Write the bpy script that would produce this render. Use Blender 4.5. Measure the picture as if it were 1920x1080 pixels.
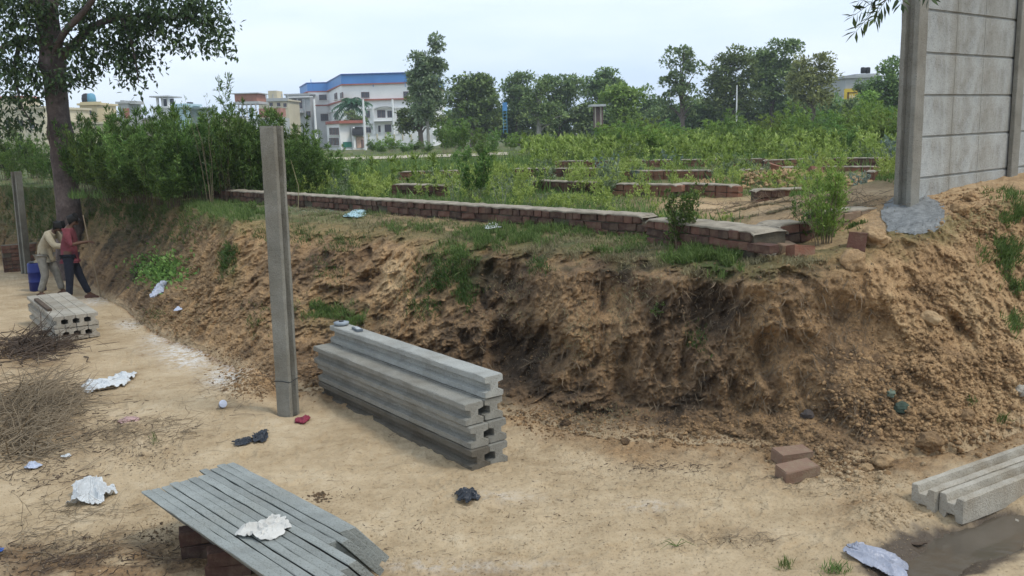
import bpy, bmesh, math, random
import numpy as np
from mathutils import Vector, Matrix
for o in list(bpy.data.objects): bpy.data.objects.remove(o)
S = bpy.context.scene
COL = S.collection
# ------------------------------------------------ camera
F, CX, CY = 1700.0, 960.0, 540.0
TH, RL = math.atan(300/1700), 0.0285
CAM = np.array([0, 0, 2.6])
_f = np.array([0, math.cos(TH), -math.sin(TH)]); _u0 = np.array([0, math.sin(TH), math.cos(TH)]); _r0 = np.array([1.0, 0, 0])
_r = math.cos(RL)*_r0 - math.sin(RL)*_u0; _u = math.cos(RL)*_u0 + math.sin(RL)*_r0
cd = bpy.data.cameras.new('camera'); cam = bpy.data.objects.new('camera', cd); COL.objects.link(cam)
cam.matrix_world = Matrix(((_r[0], _u[0], -_f[0], CAM[0]), (_r[1], _u[1], -_f[1], CAM[1]), (_r[2], _u[2], -_f[2], CAM[2]), (0, 0, 0, 1)))
cd.sensor_width = 36; cd.lens = 36*F/1920; cd.clip_start = 0.05; cd.clip_end = 3000
S.camera = cam
# ------------------------------------------------ world, sun, exposure
SUN_EL, SUN_AZ = 56, 112          # azimuth measured from +Y towards +X
w = bpy.data.worlds.new('World'); S.world = w; w.use_nodes = True
nt = w.node_tree; nt.nodes.clear()
def N(nt, t, **k):
    n = nt.nodes.new(t)
    for a, b in k.items():
        if a.startswith('i_'): n.inputs[a[2:].replace('_', ' ')].default_value = b
        else: setattr(n, a, b)
    return n
L = lambda nt, a, b: nt.links.new(a, b)
out = N(nt, 'ShaderNodeOutputWorld'); bg = N(nt, 'ShaderNodeBackground'); bg.inputs['Strength'].default_value = 0.14
sky = N(nt, 'ShaderNodeTexSky', sky_type='NISHITA', sun_disc=False, sun_elevation=math.radians(SUN_EL), sun_rotation=math.radians(SUN_AZ))
sky.air_density = 1.2; sky.dust_density = 2.0
tc = N(nt, 'ShaderNodeTexCoord'); mp = N(nt, 'ShaderNodeMapping'); mp.inputs['Scale'].default_value = (1, 1, 4.5)
L(nt, tc.outputs['Generated'], mp.inputs['Vector'])
n1 = N(nt, 'ShaderNodeTexNoise'); n1.inputs['Scale'].default_value = 2.2; n1.inputs['Detail'].default_value = 5; n1.inputs['Roughness'].default_value = .5
L(nt, mp.outputs[0], n1.inputs['Vector'])
cr = N(nt, 'ShaderNodeValToRGB'); e = cr.color_ramp.elements
e[0].position = .36; e[0].color = (4.2, 5.2, 6.5, 1); e[1].position = .66; e[1].color = (5.7, 6.35, 7.2, 1)
L(nt, n1.outputs['Fac'], cr.inputs['Fac'])
mx = N(nt, 'ShaderNodeMixRGB'); mx.inputs['Fac'].default_value = .93
L(nt, sky.outputs[0], mx.inputs[1]); L(nt, cr.outputs[0], mx.inputs[2]); L(nt, mx.outputs[0], bg.inputs['Color']); L(nt, bg.outputs[0], out.inputs['Surface'])
sl = bpy.data.lights.new('sun', 'SUN'); sl.energy = 1.5; sl.angle = math.radians(14); sl.color = (1, .95, .87)
so = bpy.data.objects.new('sun', sl); COL.objects.link(so)
_el, _az = math.radians(SUN_EL), math.radians(SUN_AZ)
so.rotation_euler = Vector((math.sin(_az)*math.cos(_el), math.cos(_az)*math.cos(_el), math.sin(_el))).to_track_quat('Z', 'Y').to_euler()
so.location = (10, 10, 60)
S.view_settings.view_transform = 'Standard'; S.view_settings.look = 'None'; S.view_settings.gamma = 1
S.view_settings.use_curve_mapping = False; S.view_settings.exposure = 0.34
S.render.engine = 'CYCLES'; S.cycles.max_bounces = 5; S.cycles.diffuse_bounces = 3; S.cycles.transparent_max_bounces = 4
# ------------------------------------------------ noise (numpy gradient noise)
_rg = np.random.RandomState(7)
_perm = _rg.permutation(256).astype(np.int32); _perm = np.concatenate([_perm, _perm, _perm])
_gr = _rg.normal(size=(256, 3)); _gr /= np.linalg.norm(_gr, axis=1)[:, None]; _gr = _gr.astype(np.float32)
def pn(P):
    P = np.asarray(P, np.float32); i = np.floor(P).astype(np.int32); f = P-i; u = f*f*f*(f*(f*6-15)+10); i &= 255
    r = np.zeros(len(P), np.float32)
    for dx in (0, 1):
        wx = u[:, 0] if dx else 1-u[:, 0]
        for dy in (0, 1):
            wy = u[:, 1] if dy else 1-u[:, 1]
            for dz in (0, 1):
                wz = u[:, 2] if dz else 1-u[:, 2]
                h = _perm[_perm[_perm[(i[:, 0]+dx) & 255]+((i[:, 1]+dy) & 255)]+((i[:, 2]+dz) & 255)]
                g = _gr[h]
                r += wx*wy*wz*(g[:, 0]*(f[:, 0]-dx)+g[:, 1]*(f[:, 1]-dy)+g[:, 2]*(f[:, 2]-dz))
    return r*1.5
def fbm(P, fr, octv=3, gain=.5, off=0.0):
    P = np.asarray(P, np.float32); r = 0; a = 1
    for k in range(octv):
        r = r+a*pn(P*fr+off+k*17.3); a *= gain; fr = fr*2.07
    return r
def sst(a, b, x): t = np.clip((x-a)/(b-a), 0, 1); return t*t*(3-2*t)
# ------------------------------------------------ pixel <-> world helpers (used to read positions off the survey photo)
def ray(px, py):
    d = _f*F + _r*(px-CX) - _u*(py-CY); return d/d[1]          # per metre of Y
def atY(px, py, y): return CAM + ray(px, py)*y
def atZ(px, py, z): d = ray(px, py); return CAM + d*((z-CAM[2])/d[2])
def proj(P):
    Q = np.asarray(P)-CAM; dz = Q@_f; return CX+F*(Q@_r)/dz, CY-F*(Q@_u)/dz, dz
# ------------------------------------------------ mesh + object helpers
def mesh_np(name, V, Fc, mats=None, mi=None, smooth=False):
    V = np.asarray(V, np.float32).reshape(-1, 3); Fc = np.asarray(Fc, np.int32)
    me = bpy.data.meshes.new(name); n, k = Fc.shape
    me.vertices.add(len(V)); me.vertices.foreach_set('co', V.ravel())
    me.loops.add(n*k); me.loops.foreach_set('vertex_index', Fc.ravel())
    me.polygons.add(n); me.polygons.foreach_set('loop_start', np.arange(0, n*k, k, dtype=np.int32))
    me.polygons.foreach_set('loop_total', np.full(n, k, np.int32))
    if smooth: me.polygons.foreach_set('use_smooth', np.ones(n, bool))
    for m in (mats if isinstance(mats, (list, tuple)) else [mats]):
        if m: me.materials.append(m)
    if mi is not None: me.polygons.foreach_set('material_index', np.asarray(mi, np.int32))
    me.update(calc_edges=True); return me
def link(name, me, parent=None, loc=None, kind=None, mat=None, rot=None):
    o = bpy.data.objects.new(name, me); COL.objects.link(o)
    if parent is not None: o.parent = parent
    if loc is not None: o.location = [float(c) for c in loc]
    if rot is not None: o.rotation_euler = rot
    if mat is not None: me.materials.clear(); me.materials.append(mat)
    if kind: o['kind'] = kind
    return o
def tag(o, label=None, cat=None, group=None, kind=None):
    if label: o['label'] = label
    if cat: o['category'] = cat
    if group: o['group'] = group
    if kind: o['kind'] = kind
    return o
def empty(name, loc=(0, 0, 0), rot=(0, 0, 0), label=None, cat=None, group=None):
    o = bpy.data.objects.new(name, None); COL.objects.link(o); o.empty_display_size = .2
    o.location = [float(c) for c in loc]; o.rotation_euler = rot
    return tag(o, label, cat, group)
def copy_tree(o, parent=None):
    c = o.copy(); COL.objects.link(c)
    if parent is not None: c.parent = parent
    for ch in list(o.children): copy_tree(ch, c)
    return c
class MB:                                                   # small polygon collector
    def __init__(s): s.v = []; s.f = []; s.m = []
    def add(s, V, Fs, m=0):
        b = len(s.v); s.v += [tuple(map(float, v)) for v in V]; s.f += [tuple(i+b for i in f) for f in Fs]; s.m += [m]*len(Fs)
    def box(s, x0, x1, y0, y1, z0, z1, m=0, M=None):
        V = [(x, y, z) for z in (z0, z1) for x, y in ((x0, y0), (x1, y0), (x1, y1), (x0, y1))]
        if M is not None: V = [tuple(M @ Vector(v)) for v in V]
        s.add(V, [(3, 2, 1, 0), (4, 5, 6, 7), (0, 1, 5, 4), (1, 2, 6, 5), (2, 3, 7, 6), (3, 0, 4, 7)], m)
    def mesh(s, name, mats=None, smooth=False):
        me = bpy.data.meshes.new(name); me.from_pydata(s.v, [], s.f)
        for m in (mats if isinstance(mats, (list, tuple)) else [mats]):
            if m: me.materials.append(m)
        if any(s.m): me.polygons.foreach_set('material_index', s.m)
        if smooth: me.polygons.foreach_set('use_smooth', [True]*len(s.f))
        me.update(); return me
def tube(pts, rad, n=5, cap=True):
    pts = np.asarray(pts, float); k = len(pts); rad = np.broadcast_to(rad, (k,)); V = []; Fs = []
    t = np.gradient(pts, axis=0); t /= np.linalg.norm(t, axis=1)[:, None]+1e-9
    ref = np.array([0, 0, 1.0]) if abs(t[:, 2]).mean() < .8 else np.array([1.0, 0, 0])
    for i in range(k):
        a = np.cross(t[i], ref); a /= np.linalg.norm(a)+1e-9; b = np.cross(t[i], a)
        for j in range(n):
            q = 2*math.pi*j/n; V.append(pts[i]+rad[i]*(a*math.cos(q)+b*math.sin(q)))
    for i in range(k-1):
        for j in range(n):
            j2 = (j+1) % n; Fs.append((i*n+j, i*n+j2, (i+1)*n+j2, (i+1)*n+j))
    if cap: Fs.append(tuple(range(n))); Fs.append(tuple(reversed(range((k-1)*n, k*n))))
    return V, Fs
def lathe(prof, n=12):                                      # prof: (r, z)
    V = []; Fs = []; k = len(prof)
    for r, z in prof:
        for j in range(n): q = 2*math.pi*j/n; V.append((r*math.cos(q), r*math.sin(q), z))
    for i in range(k-1):
        for j in range(n): j2 = (j+1) % n; Fs.append((i*n+j, i*n+j2, (i+1)*n+j2, (i+1)*n+j))
    Fs.append(tuple(reversed(range(n)))); Fs.append(tuple(range((k-1)*n, k*n)))
    return V, Fs
def rotmats(yaw, tilt, spin):                               # Rz(yaw) * Rx(tilt) * Rz(spin), arrays
    def Z(a): c, s, o, z = np.cos(a), np.sin(a), np.ones_like(a), np.zeros_like(a); return np.stack([np.stack([c, -s, z], -1), np.stack([s, c, z], -1), np.stack([z, z, o], -1)], -2)
    def X(a): c, s, o, z = np.cos(a), np.sin(a), np.ones_like(a), np.zeros_like(a); return np.stack([np.stack([o, z, z], -1), np.stack([z, c, -s], -1), np.stack([z, s, c], -1)], -2)
    return Z(yaw) @ X(tilt) @ Z(spin)
def scatter(T, TF, P, R, sc):                               # template verts/faces, positions, rotations, scales (n,) or (n,3)
    T = np.asarray(T, float); TF = np.asarray(TF); n = len(P); sc = np.asarray(sc, float)
    if sc.ndim == 1: sc = np.repeat(sc[:, None], 3, 1)
    V = np.einsum('nij,nkj->nki', R, T[None]*sc[:, None, :])+np.asarray(P)[:, None, :]
    Fs = TF[None]+(np.arange(n)*len(T))[:, None, None]
    return V.reshape(-1, 3), Fs.reshape(-1, TF.shape[1])
def join(parts):
    V = []; Fs = []; b = 0
    for v, f in parts: V.append(np.asarray(v)); Fs.append(np.asarray(f)+b); b += len(v)
    return np.concatenate(V), np.concatenate(Fs)
# ------------------------------------------------ materials
def newmat(name):
    m = bpy.data.materials.new(name); m.use_nodes = True; t = m.node_tree; t.nodes.clear()
    o = N(t, 'ShaderNodeOutputMaterial'); b = N(t, 'ShaderNodeBsdfPrincipled'); L(t, b.outputs[0], o.inputs['Surface'])
    b.inputs['Specular IOR Level'].default_value = .25; b.inputs['Roughness'].default_value = .85
    return m, t, b, o
def ramp(t, fac, stops):
    r = N(t, 'ShaderNodeValToRGB'); el = r.color_ramp.elements
    while len(el) < len(stops): el.new(.5)
    for e_, (p, c) in zip(el, stops): e_.position = p; e_.color = (*c, 1) if len(c) == 3 else c
    L(t, fac, r.inputs['Fac']); return r.outputs[0]
def noise(t, sc, det=4, rough=.55, vec=None, dist=0):
    n = N(t, 'ShaderNodeTexNoise'); n.inputs['Scale'].default_value = sc; n.inputs['Detail'].default_value = det
    n.inputs['Roughness'].default_value = rough; n.inputs['Distortion'].default_value = dist
    if vec is not None: L(t, vec, n.inputs['Vector'])
    return n.outputs['Fac']
def objco(t, sc=(1, 1, 1)):
    c = N(t, 'ShaderNodeTexCoord'); m = N(t, 'ShaderNodeMapping'); m.inputs['Scale'].default_value = sc; L(t, c.outputs['Object'], m.inputs['Vector']); return m.outputs[0]
def mix(t, f, a, b, mode='MIX'):
    m = N(t, 'ShaderNodeMixRGB', blend_type=mode)
    for s_, v in zip(m.inputs, (f, a, b)):
        if isinstance(v, (int, float)): s_.default_value = v
        elif isinstance(v, tuple): s_.default_value = (*v, 1)
        else: L(t, v, s_)
    return m.outputs[0]
def math_(t, op, a, b=0.0, c=0.0, clamp=False):
    m = N(t, 'ShaderNodeMath', operation=op); m.use_clamp = clamp
    for s_, v in zip(m.inputs, (a, b, c)):
        if isinstance(v, (int, float)): s_.default_value = v
        else: L(t, v, s_)
    return m.outputs[0]
def bump(t, b, h, dist, strength=1.0):
    n = N(t, 'ShaderNodeBump'); n.inputs['Distance'].default_value = dist; n.inputs['Strength'].default_value = strength
    L(t, h, n.inputs['Height']); L(t, n.outputs[0], b.inputs['Normal'])
def plain(name, c, rough=.7, var=.25, sc=6, bmp=0.0, spec=.25):
    m, t, b, o = newmat(name); v = objco(t)
    col = ramp(t, noise(t, sc, 5, .6, v), [(.25, tuple(x*(1-var) for x in c)), (.75, tuple(min(x*(1+var), .95) for x in c))])
    L(t, col, b.inputs['Base Color']); b.inputs['Roughness'].default_value = rough; b.inputs['Specular IOR Level'].default_value = spec
    if bmp: bump(t, b, noise(t, sc*6, 4, .6, v), bmp)
    return m
def leafmat(name, cols, tr=.25, rough=.55, big=.5):
    m, t, b, o = newmat(name); g = N(t, 'ShaderNodeNewGeometry'); oi = N(t, 'ShaderNodeObjectInfo')
    isl = g.outputs['Random Per Island']
    f = math_(t, 'MULTIPLY_ADD', isl, 1-big*.6, math_(t, 'MULTIPLY', noise(t, 1.3, 2, .5, objco(t)), big*.6))
    n = len(cols); c = ramp(t, f, [((i+.3)/(n-.4), q) for i, q in enumerate(cols)])
    h = N(t, 'ShaderNodeHueSaturation'); L(t, c, h.inputs['Color'])
    L(t, math_(t, 'MULTIPLY_ADD', oi.outputs['Random'], .35, .83), h.inputs['Value']); L(t, math_(t, 'MULTIPLY_ADD', oi.outputs['Random'], .03, .485), h.inputs['Hue'])
    L(t, h.outputs[0], b.inputs['Base Color']); b.inputs['Roughness'].default_value = rough
    tl = N(t, 'ShaderNodeBsdfTranslucent'); L(t, h.outputs[0], tl.inputs['Color'])
    ms = N(t, 'ShaderNodeMixShader'); ms.inputs[0].default_value = tr
    L(t, b.outputs[0], ms.inputs[1]); L(t, tl.outputs[0], ms.inputs[2]); L(t, ms.outputs[0], o.inputs['Surface'])
    return m
# soil: attribute 'soil' 0 = dark rooty earth and shade painted in hollows, 1 = pale orange subsoil ; 'sand' = pale trampled sand ; 'damp' = wet mud and painted shade of the post hole
def soilmat():
    m, t, b, o = newmat('soil'); v = objco(t)
    def att(n): a = N(t, 'ShaderNodeAttribute', attribute_name=n); return a.outputs['Fac']
    nf = noise(t, 9, 8, .68, v); nm = noise(t, 1.7, 5, .6, v); ns = noise(t, 40, 4, .7, v)
    s = math_(t, 'ADD', att('soil'), math_(t, 'MULTIPLY', math_(t, 'SUBTRACT', nf, .5), .85)); s = math_(t, 'ADD', s, math_(t, 'MULTIPLY', math_(t, 'SUBTRACT', nm, .5), .5), clamp=True)
    earth = ramp(t, s, [(0, (.07, .048, .030)), (.24, (.175, .112, .062)), (.48, (.305, .195, .10)), (.72, (.435, .275, .138)), (1, (.55, .38, .205))])
    sd = math_(t, 'ADD', math_(t, 'MULTIPLY', nm, .6), math_(t, 'MULTIPLY', nf, .4))
    sand = ramp(t, sd, [(.3, (.27, .185, .10)), (.43, (.385, .285, .168)), (.55, (.465, .355, .220)), (.7, (.55, .445, .30))])
    speck = ramp(t, ns, [(.3, (.5, .45, .4)), (.44, (1, 1, 1))]); earth = mix(t, .55, earth, ramp(t, noise(t, 26, 5, .75, v), [(.36, (.42, .38, .34)), (.5, (1, 1, 1)), (.68, (1.35, 1.3, 1.2))]), 'MULTIPLY')
    sand = mix(t, .7, sand, speck, 'MULTIPLY')
    c = mix(t, att('sand'), earth, sand)
    gr = ramp(t, noise(t, 30, 5, .7, v), [(.35, (.035, .06, .015)), (.6, (.09, .13, .035)), (.75, (.2, .19, .08))])
    c = mix(t, att('green'), c, gr)
    c = mix(t, att('damp'), c, (.075, .055, .038)); c = mix(t, math_(t, 'MULTIPLY', att('chalk'), ramp(t, noise(t, 14, 6, .7, v), [(.42, (0, 0, 0)), (.6, (1, 1, 1))])), c, (.68, .67, .64))
    L(t, c, b.inputs['Base Color']); b.inputs['Roughness'].default_value = .93
    L(t, math_(t, 'MULTIPLY_ADD', att('damp'), -.55, .93), b.inputs['Roughness'])
    h = math_(t, 'ADD', nf, math_(t, 'MULTIPLY', ns, .25)); 
    nb = N(t, 'ShaderNodeBump'); nb.inputs['Strength'].default_value = 1; L(t, h, nb.inputs['Height']); L(t, nb.outputs[0], b.inputs['Normal'])
    L(t, math_(t, 'MULTIPLY_ADD', att('sand'), -.035, .065), nb.inputs['Distance'])
    return m
M_soil = soilmat()
# ------------------------------------------------ terrain
def zlane(y): q = y-9.0; return -0.05*(np.sqrt(q*q+2)+q)/2
def onlane(px, py):
    d = ray(px, py); y = 10.0
    for _ in range(40): y = (zlane(y)-2.6)/d[2]
    return CAM+d*y
WALL0 = np.array([3.94, 9.0]); WDIR = np.array([1.235, 1.0])/np.hypot(1.235, 1)
def zfield(x, y):
    z = 1.42-0.0145*np.maximum(0, y-50)+0.0145*np.maximum(0, y-150)
    r = (x-WALL0[0])*WDIR[0]+(y-WALL0[1])*WDIR[1]; n = -(x-WALL0[0])*WDIR[1]+(y-WALL0[1])*WDIR[0]
    k = sst(-1.6, .3, r)*(1-sst(.8, 3.5, np.abs(n)))
    return z+k*(.37+.05*np.clip(r, 0, 4))
PAIRS = [((-650, 470), (-650, 330), 1.38), ((-150, 500), (-150, 342), 1.38), ((0, 494), (0, 347), 1.38), ((120, 522), (130, 355), 1.38), ((176, 551), (222, 366), 1.38), ((225, 572), (317, 376), 1.38),
 ((299, 632), (400, 402), 1.38), ((370, 655), (440, 414), 1.38), ((440, 690), (500, 413), 1.38), ((520, 740), (625, 420), 1.38), ((650, 750), (734, 420), 1.38), ((800, 765), (820, 430), 1.38),
 ((960, 780), (954, 442), 1.36), ((1060, 808), (1051, 451), 1.36), ((1180, 830), (1155, 456), 1.36), ((1300, 832), (1290, 474), 1.36), ((1400, 835), (1385, 486), 1.36), ((1500, 858), (1480, 476), 1.42),
 ((1600, 872), (1600, 452), 1.5), ((1700, 862), (1710, 425), 1.6), ((1810, 848), (1810, 396), 1.7), ((1920, 815), (1920, 366), 1.8), ((2050, 790), (2050, 350), 1.85), ((2500, 760), (2500, 330), 1.9)]
fx = np.array([a[0][0] for a in PAIRS], float)
FT = np.array([onlane(*a[0]) for a in PAIRS]); RM = np.array([atZ(a[1][0], a[1][1], a[2]) for a in PAIRS])
NU = 1150
us = np.concatenate([np.linspace(-650, -60, 60)[:-1], np.linspace(-60, 1980, NU-110), np.linspace(1980, 2500, 52)[1:]]); NU = len(us)
def spl(X): 
    r = np.stack([np.interp(us, fx, X[:, k]) for k in range(3)], 1); ker = np.hanning(41); ker /= ker.sum()
    p = np.concatenate([np.repeat(r[:1], 20, 0), r, np.repeat(r[-1:], 20, 0)]); return np.stack([np.convolve(p[:, k], ker, 'valid') for k in range(3)], 1)
FTs, RMs = spl(FT), spl(RM)
dents = [(1330, 575, 58, .30), (985, 660, 50, .22), (905, 530, 45, .16), (1290, 700, 40, .12), (1130, 560, 35, .10), (1570, 590, 42, .16), (1800, 628, 26, .24), (1000, 740, 35, .14), (1480, 520, 30, .10), (1655, 470, 20, .14),
 (700, 560, 40, .12), (610, 640, 45, .18), (1000, 480, 26, .14), (1060, 790, 18, .1), (270, 440, 55, .18), (350, 520, 30, .08), (520, 500, 40, .1), (1230, 640, 30, .09), (1620, 640, 60, .10), (1390, 640, 30, .10), (1130, 780, 16, .1),
 (1060, 620, 42, -.14), (1110, 500, 40, -.08), (1185, 620, 38, -.12), (1560, 540, 40, -.10), (830, 610, 50, -.16), (760, 480, 40, -.08), (1420, 620, 36, -.12), (1240, 500, 40, -.10), (1660, 540, 30, -.14), (1590, 455, 22, -.10), (960, 600, 26, -.10), (880, 700, 40, -.10), (1100, 720, 34, -.1), (1330, 690, 30, -.1), (300, 560, 40, -.08), (560, 470, 40, -.08)]
def gauss_px(x, y, lst):
    r = np.zeros(len(x), np.float32)
    for q in lst:
        rx, ry = (q[2], q[2]) if len(q) == 4 else (q[2], q[3]); r += q[-1]*np.exp(-(((x-q[0])/rx)**2+((y-q[1])/ry)**2))
    return r
# bank rows
NVB = 190; vb = np.linspace(0, 1, NVB)
steep = np.interp(us, [-650, 300, 520, 900, 1000, 1450, 1600, 1750, 2500], [1, 1, 1, 1.1, 1.2, 1.2, 1.0, .95, .95])
V1 = vb[:, None]; cutf = np.interp(us, [300, 480, 800, 1000, 1500, 1660, 1760], [0, .35, .7, 1, 1, .5, .1])[None]; h = V1*(1-cutf)+cutf*np.interp(V1, [0, .08, .18, .5, .86, .94, 1], [0, .16, .30, .42, .58, .74, 1]); g = (V1**steep[None])*(1-cutf)+cutf*np.interp(V1, [0, .08, .18, .5, .86, .94, 1], [0, .05, .15, .50, .93, .985, 1])
g = g*(1-.12*np.sin(np.pi*V1)*1.0)
B = FTs[None]*(1-h[..., None])+RMs[None]*h[..., None]
B[..., 2] = FTs[None, :, 2]*(1-g)+RMs[None, :, 2]*g
nrm = FTs-RMs; nrm[:, 2] = 0; nrm /= np.linalg.norm(nrm, axis=1)[:, None]
P0 = B.reshape(-1, 3).copy(); vv = np.repeat(vb, NU); uu = np.tile(us, NVB)
bx, by, _ = proj(P0)
smooth_zone = np.clip(gauss_px(bx, by, [(1610, 665, 80, 80, 1.5), (1470, 700, 40, 60, .8), (1150, 575, 16, 35, 1.0), (1560, 560, 40, 30, .6)]), 0, .95)
env = np.sin(np.pi*np.clip(vv*.93+.035, 0, 1))**.6
Q = P0*np.array([1, 1, .22])+.10*np.stack([pn(P0*2.3), pn(P0*2.3+7), pn(P0*2.3+14)], 1); gul = fbm(Q, 1.5, 3, .5, 3.1); rid = .6*(1-2.4*np.abs(pn(Q*2.9+9.2)))+.5*(1-2.4*np.abs(pn(Q*6.1+5.2))); rid2 = 1-2*np.abs(pn(P0*6.3+4.4))
cell = np.abs(pn(P0*11+2.2)); fine = fbm(P0, 22, 3, .6, 1.5)
mid = np.interp(uu, [150, 400, 560, 800, 1450, 1600, 1750, 2000], [.5, .55, .8, 1, 1, .8, .55, .5])
cav = sst(.18, .5, pn(P0*np.array([1.9, 1.9, 1.3])+31.7))+.6*sst(.2, .5, pn(P0*np.array([4.6, 4.6, 2.6])+13.7))
d = env*mid*(.17*gul+.105*rid-.19*cav)*(1-.5*smooth_zone)+(1-smooth_zone)*(env*.65+.35)*(.046*rid2-.04*cell+.038*fine+.012*(1-2.5*np.abs(pn(P0*31+3))))
d -= gauss_px(bx, by, dents)*env
# step of the small block on the right of the gap
d = d + .004*fbm(P0, 60, 2, .6)
lip = np.exp(-((vv-.965)/.03)**2)*np.interp(uu, [300, 600, 1400, 1650], [0, .08, .10, 0]); d += lip
BW = P0+np.tile(nrm, (NVB, 1))*d[:, None]
BW[:, 2] += np.clip(d, -.2, .3)*.15*(1-vv)+.02*fbm(P0, 5, 3)*(1-np.exp(-vv*20)*.4)
BW[:, 2] += (1-smooth_zone)*.012*np.abs(fbm(P0, 14, 2, .6, 8.8))
# lane rows (from foot towards and past the camera)
NVL = 230; tl = np.linspace(0, 1, NVL)**1.0
yl0 = FTs[:, 1]
Lr = []
for k in range(NVL):
    t = tl[k]; yy = 1/((1-t)/yl0+t/4.4); X = FTs[:, 0]/FTs[:, 1]*yy; Lr.append(np.stack([X, yy, zlane(yy)], 1))
for yy in (3.4, 2.2, 1.0, .3): X = FTs[:, 0]/FTs[:, 1]*yy; Lr.append(np.stack([X*1.0, np.full(NU, yy), np.full(NU, 0.0)], 1))
Lr = np.array(Lr[::-1]); NLR = len(Lr); PL = Lr.reshape(-1, 3)
lx, ly, _ = proj(PL); vis = PL[:, 1] > 3
lx = np.where(vis, lx, 0); ly = np.where(vis, ly, 2000)
footd = np.tile(yl0, NLR)-PL[:, 1]
MUD = [(1640, 965, 45, 26, .09), (1680, 925, 60, 16, .03), (1600, 1000, 30, 14, .04)]
PUD = [(1835, 1000, 95, 30, -.17), (1740, 1050, 70, 30, -.15), (1690, 1075, 40, 22, -.12), (1900, 960, 60, 22, -.12)]
HOLE = [(538, 768, 22, 12, -.10), (470, 722, 36, 20, .15), (590, 712, 26, 34, .20), (500, 735, 20, 12, .05)]
pil = sst(.8, 0, footd)
def lane_dz(P, x, y, fd):
    z = .034*fbm(P, .55, 3, .5, 5.5)+.010*np.abs(fbm(P*np.array([1, 1.6, 1]), 1.3, 3, .6, 8.5))+.012*fbm(P, 2.6, 3, .5, 1.1)+.0065*fbm(P, 9, 4, .62)*(.5+sst(-.2, .4, pn(P*.9+6)))+.0025*fbm(P, 45, 2, .6)
    z = z+.05*np.abs(fbm(P, 4.5, 3, .6, 2.2))*np.clip(1-fd/.9, 0, 1)**1.5
    z = z+gauss_px(x, y, MUD+PUD+HOLE)
    rut = np.exp(-((y-(905+.13*(x-1170)))/7)**2)*sst(1180, 1260, x)*(1-sst(1500, 1600, x)); z = z-.018*rut
    rut2 = np.exp(-((y-(1010+.28*(x-1330)))/9)**2)*sst(1300, 1360, x)*(1-sst(1480, 1560, x)); z = z-.02*rut2
    mz = np.clip(gauss_px(x, y, [(1660, 960, 110, 60, 1.2), (1500, 900, 80, 40, .5), (1450, 1030, 90, 20, .4), (1190, 880, 70, 20, .3), (80, 1050, 200, 40, .7), (60, 800, 120, 90, .5)]), 0, 1)
    return z+mz*.022*fbm(P, 8, 4, .6, 3.3)
LW = PL.copy(); LW[:, 2] += np.where(vis, lane_dz(PL, lx, ly, footd), 0)
_fr = np.random.RandomState(21); FPR = []
for (sx_, sy_, an_, k_) in [(-1.6, 5.2, 1.9, 14), (-.4, 5.0, .2, 10), (.6, 5.6, 2.6, 10), (-3.2, 7.2, 1.95, 14), (-4.6, 9.0, 2.2, 12), (1.2, 5.4, 1.0, 6), (-.6, 6.2, .9, 7), (-2.4, 6.4, .3, 8), (2.0, 6.0, 2.9, 9), (-5.6, 10.2, 2.5, 9)]:
    for q_ in range(k_):
        s_ = q_*.36; FPR.append((sx_+math.cos(an_)*s_+(-math.sin(an_))*(.09 if q_ % 2 else -.09)+_fr.normal(0, .05), sy_+math.sin(an_)*s_+math.cos(an_)*(.09 if q_ % 2 else -.09)+_fr.normal(0, .05), an_+_fr.normal(0, .25), _fr.uniform(.008, .017)))
for _ in range(90): FPR.append((_fr.uniform(-5, 3), _fr.uniform(5, 10), _fr.uniform(0, 6.3), _fr.uniform(.005, .014)))
for (fx_, fy_, fa_, fd_) in FPR:
    m_ = (np.abs(PL[:, 0]-fx_) < .3) & (np.abs(PL[:, 1]-fy_) < .3); dx_, dy_ = PL[m_, 0]-fx_, PL[m_, 1]-fy_; a_ = dx_*math.cos(fa_)+dy_*math.sin(fa_); b_ = -dx_*math.sin(fa_)+dy_*math.cos(fa_)
    rr_ = (a_/.135)**2+(b_/(.048+.012*np.sign(a_)*1))**2; LW[m_, 2] += fd_*(-1.0*np.exp(-rr_**2)+.55*np.exp(-((np.sqrt(rr_)-1.35)/.28)**2))
# field rows
tf = [.02, .05, .09, .14, .2, .27, .35, .45, .56, .7, .85, 1.0, 1.2, 1.5, 1.9, 2.4, 3, 3.8, 4.8, 6, 7.5, 9.5, 12, 15, 19, 24, 30, 37, 46, 58, 72, 90, 115, 145, 185, 240, 320, 450, 700, 1200]
rad = RMs[:, :2]/RMs[:, 1:2]; FR = []
for t in tf:
    xy = RMs[:, :2]+rad*t; z = zfield(xy[:, 0], xy[:, 1]); k = float(sst(0, .9, np.array(t))); FR.append(np.concatenate([xy, (RMs[:, 2]*(1-k)+z*k)[:, None]], 1))
FR = np.array(FR); PF = FR.reshape(-1, 3); FW = PF.copy()
FW[:, 2] += (.02*fbm(PF, 3, 3)+.008*fbm(PF, 15, 3, .6))*(1-sst(20, 60, PF[:, 1]))
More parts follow.
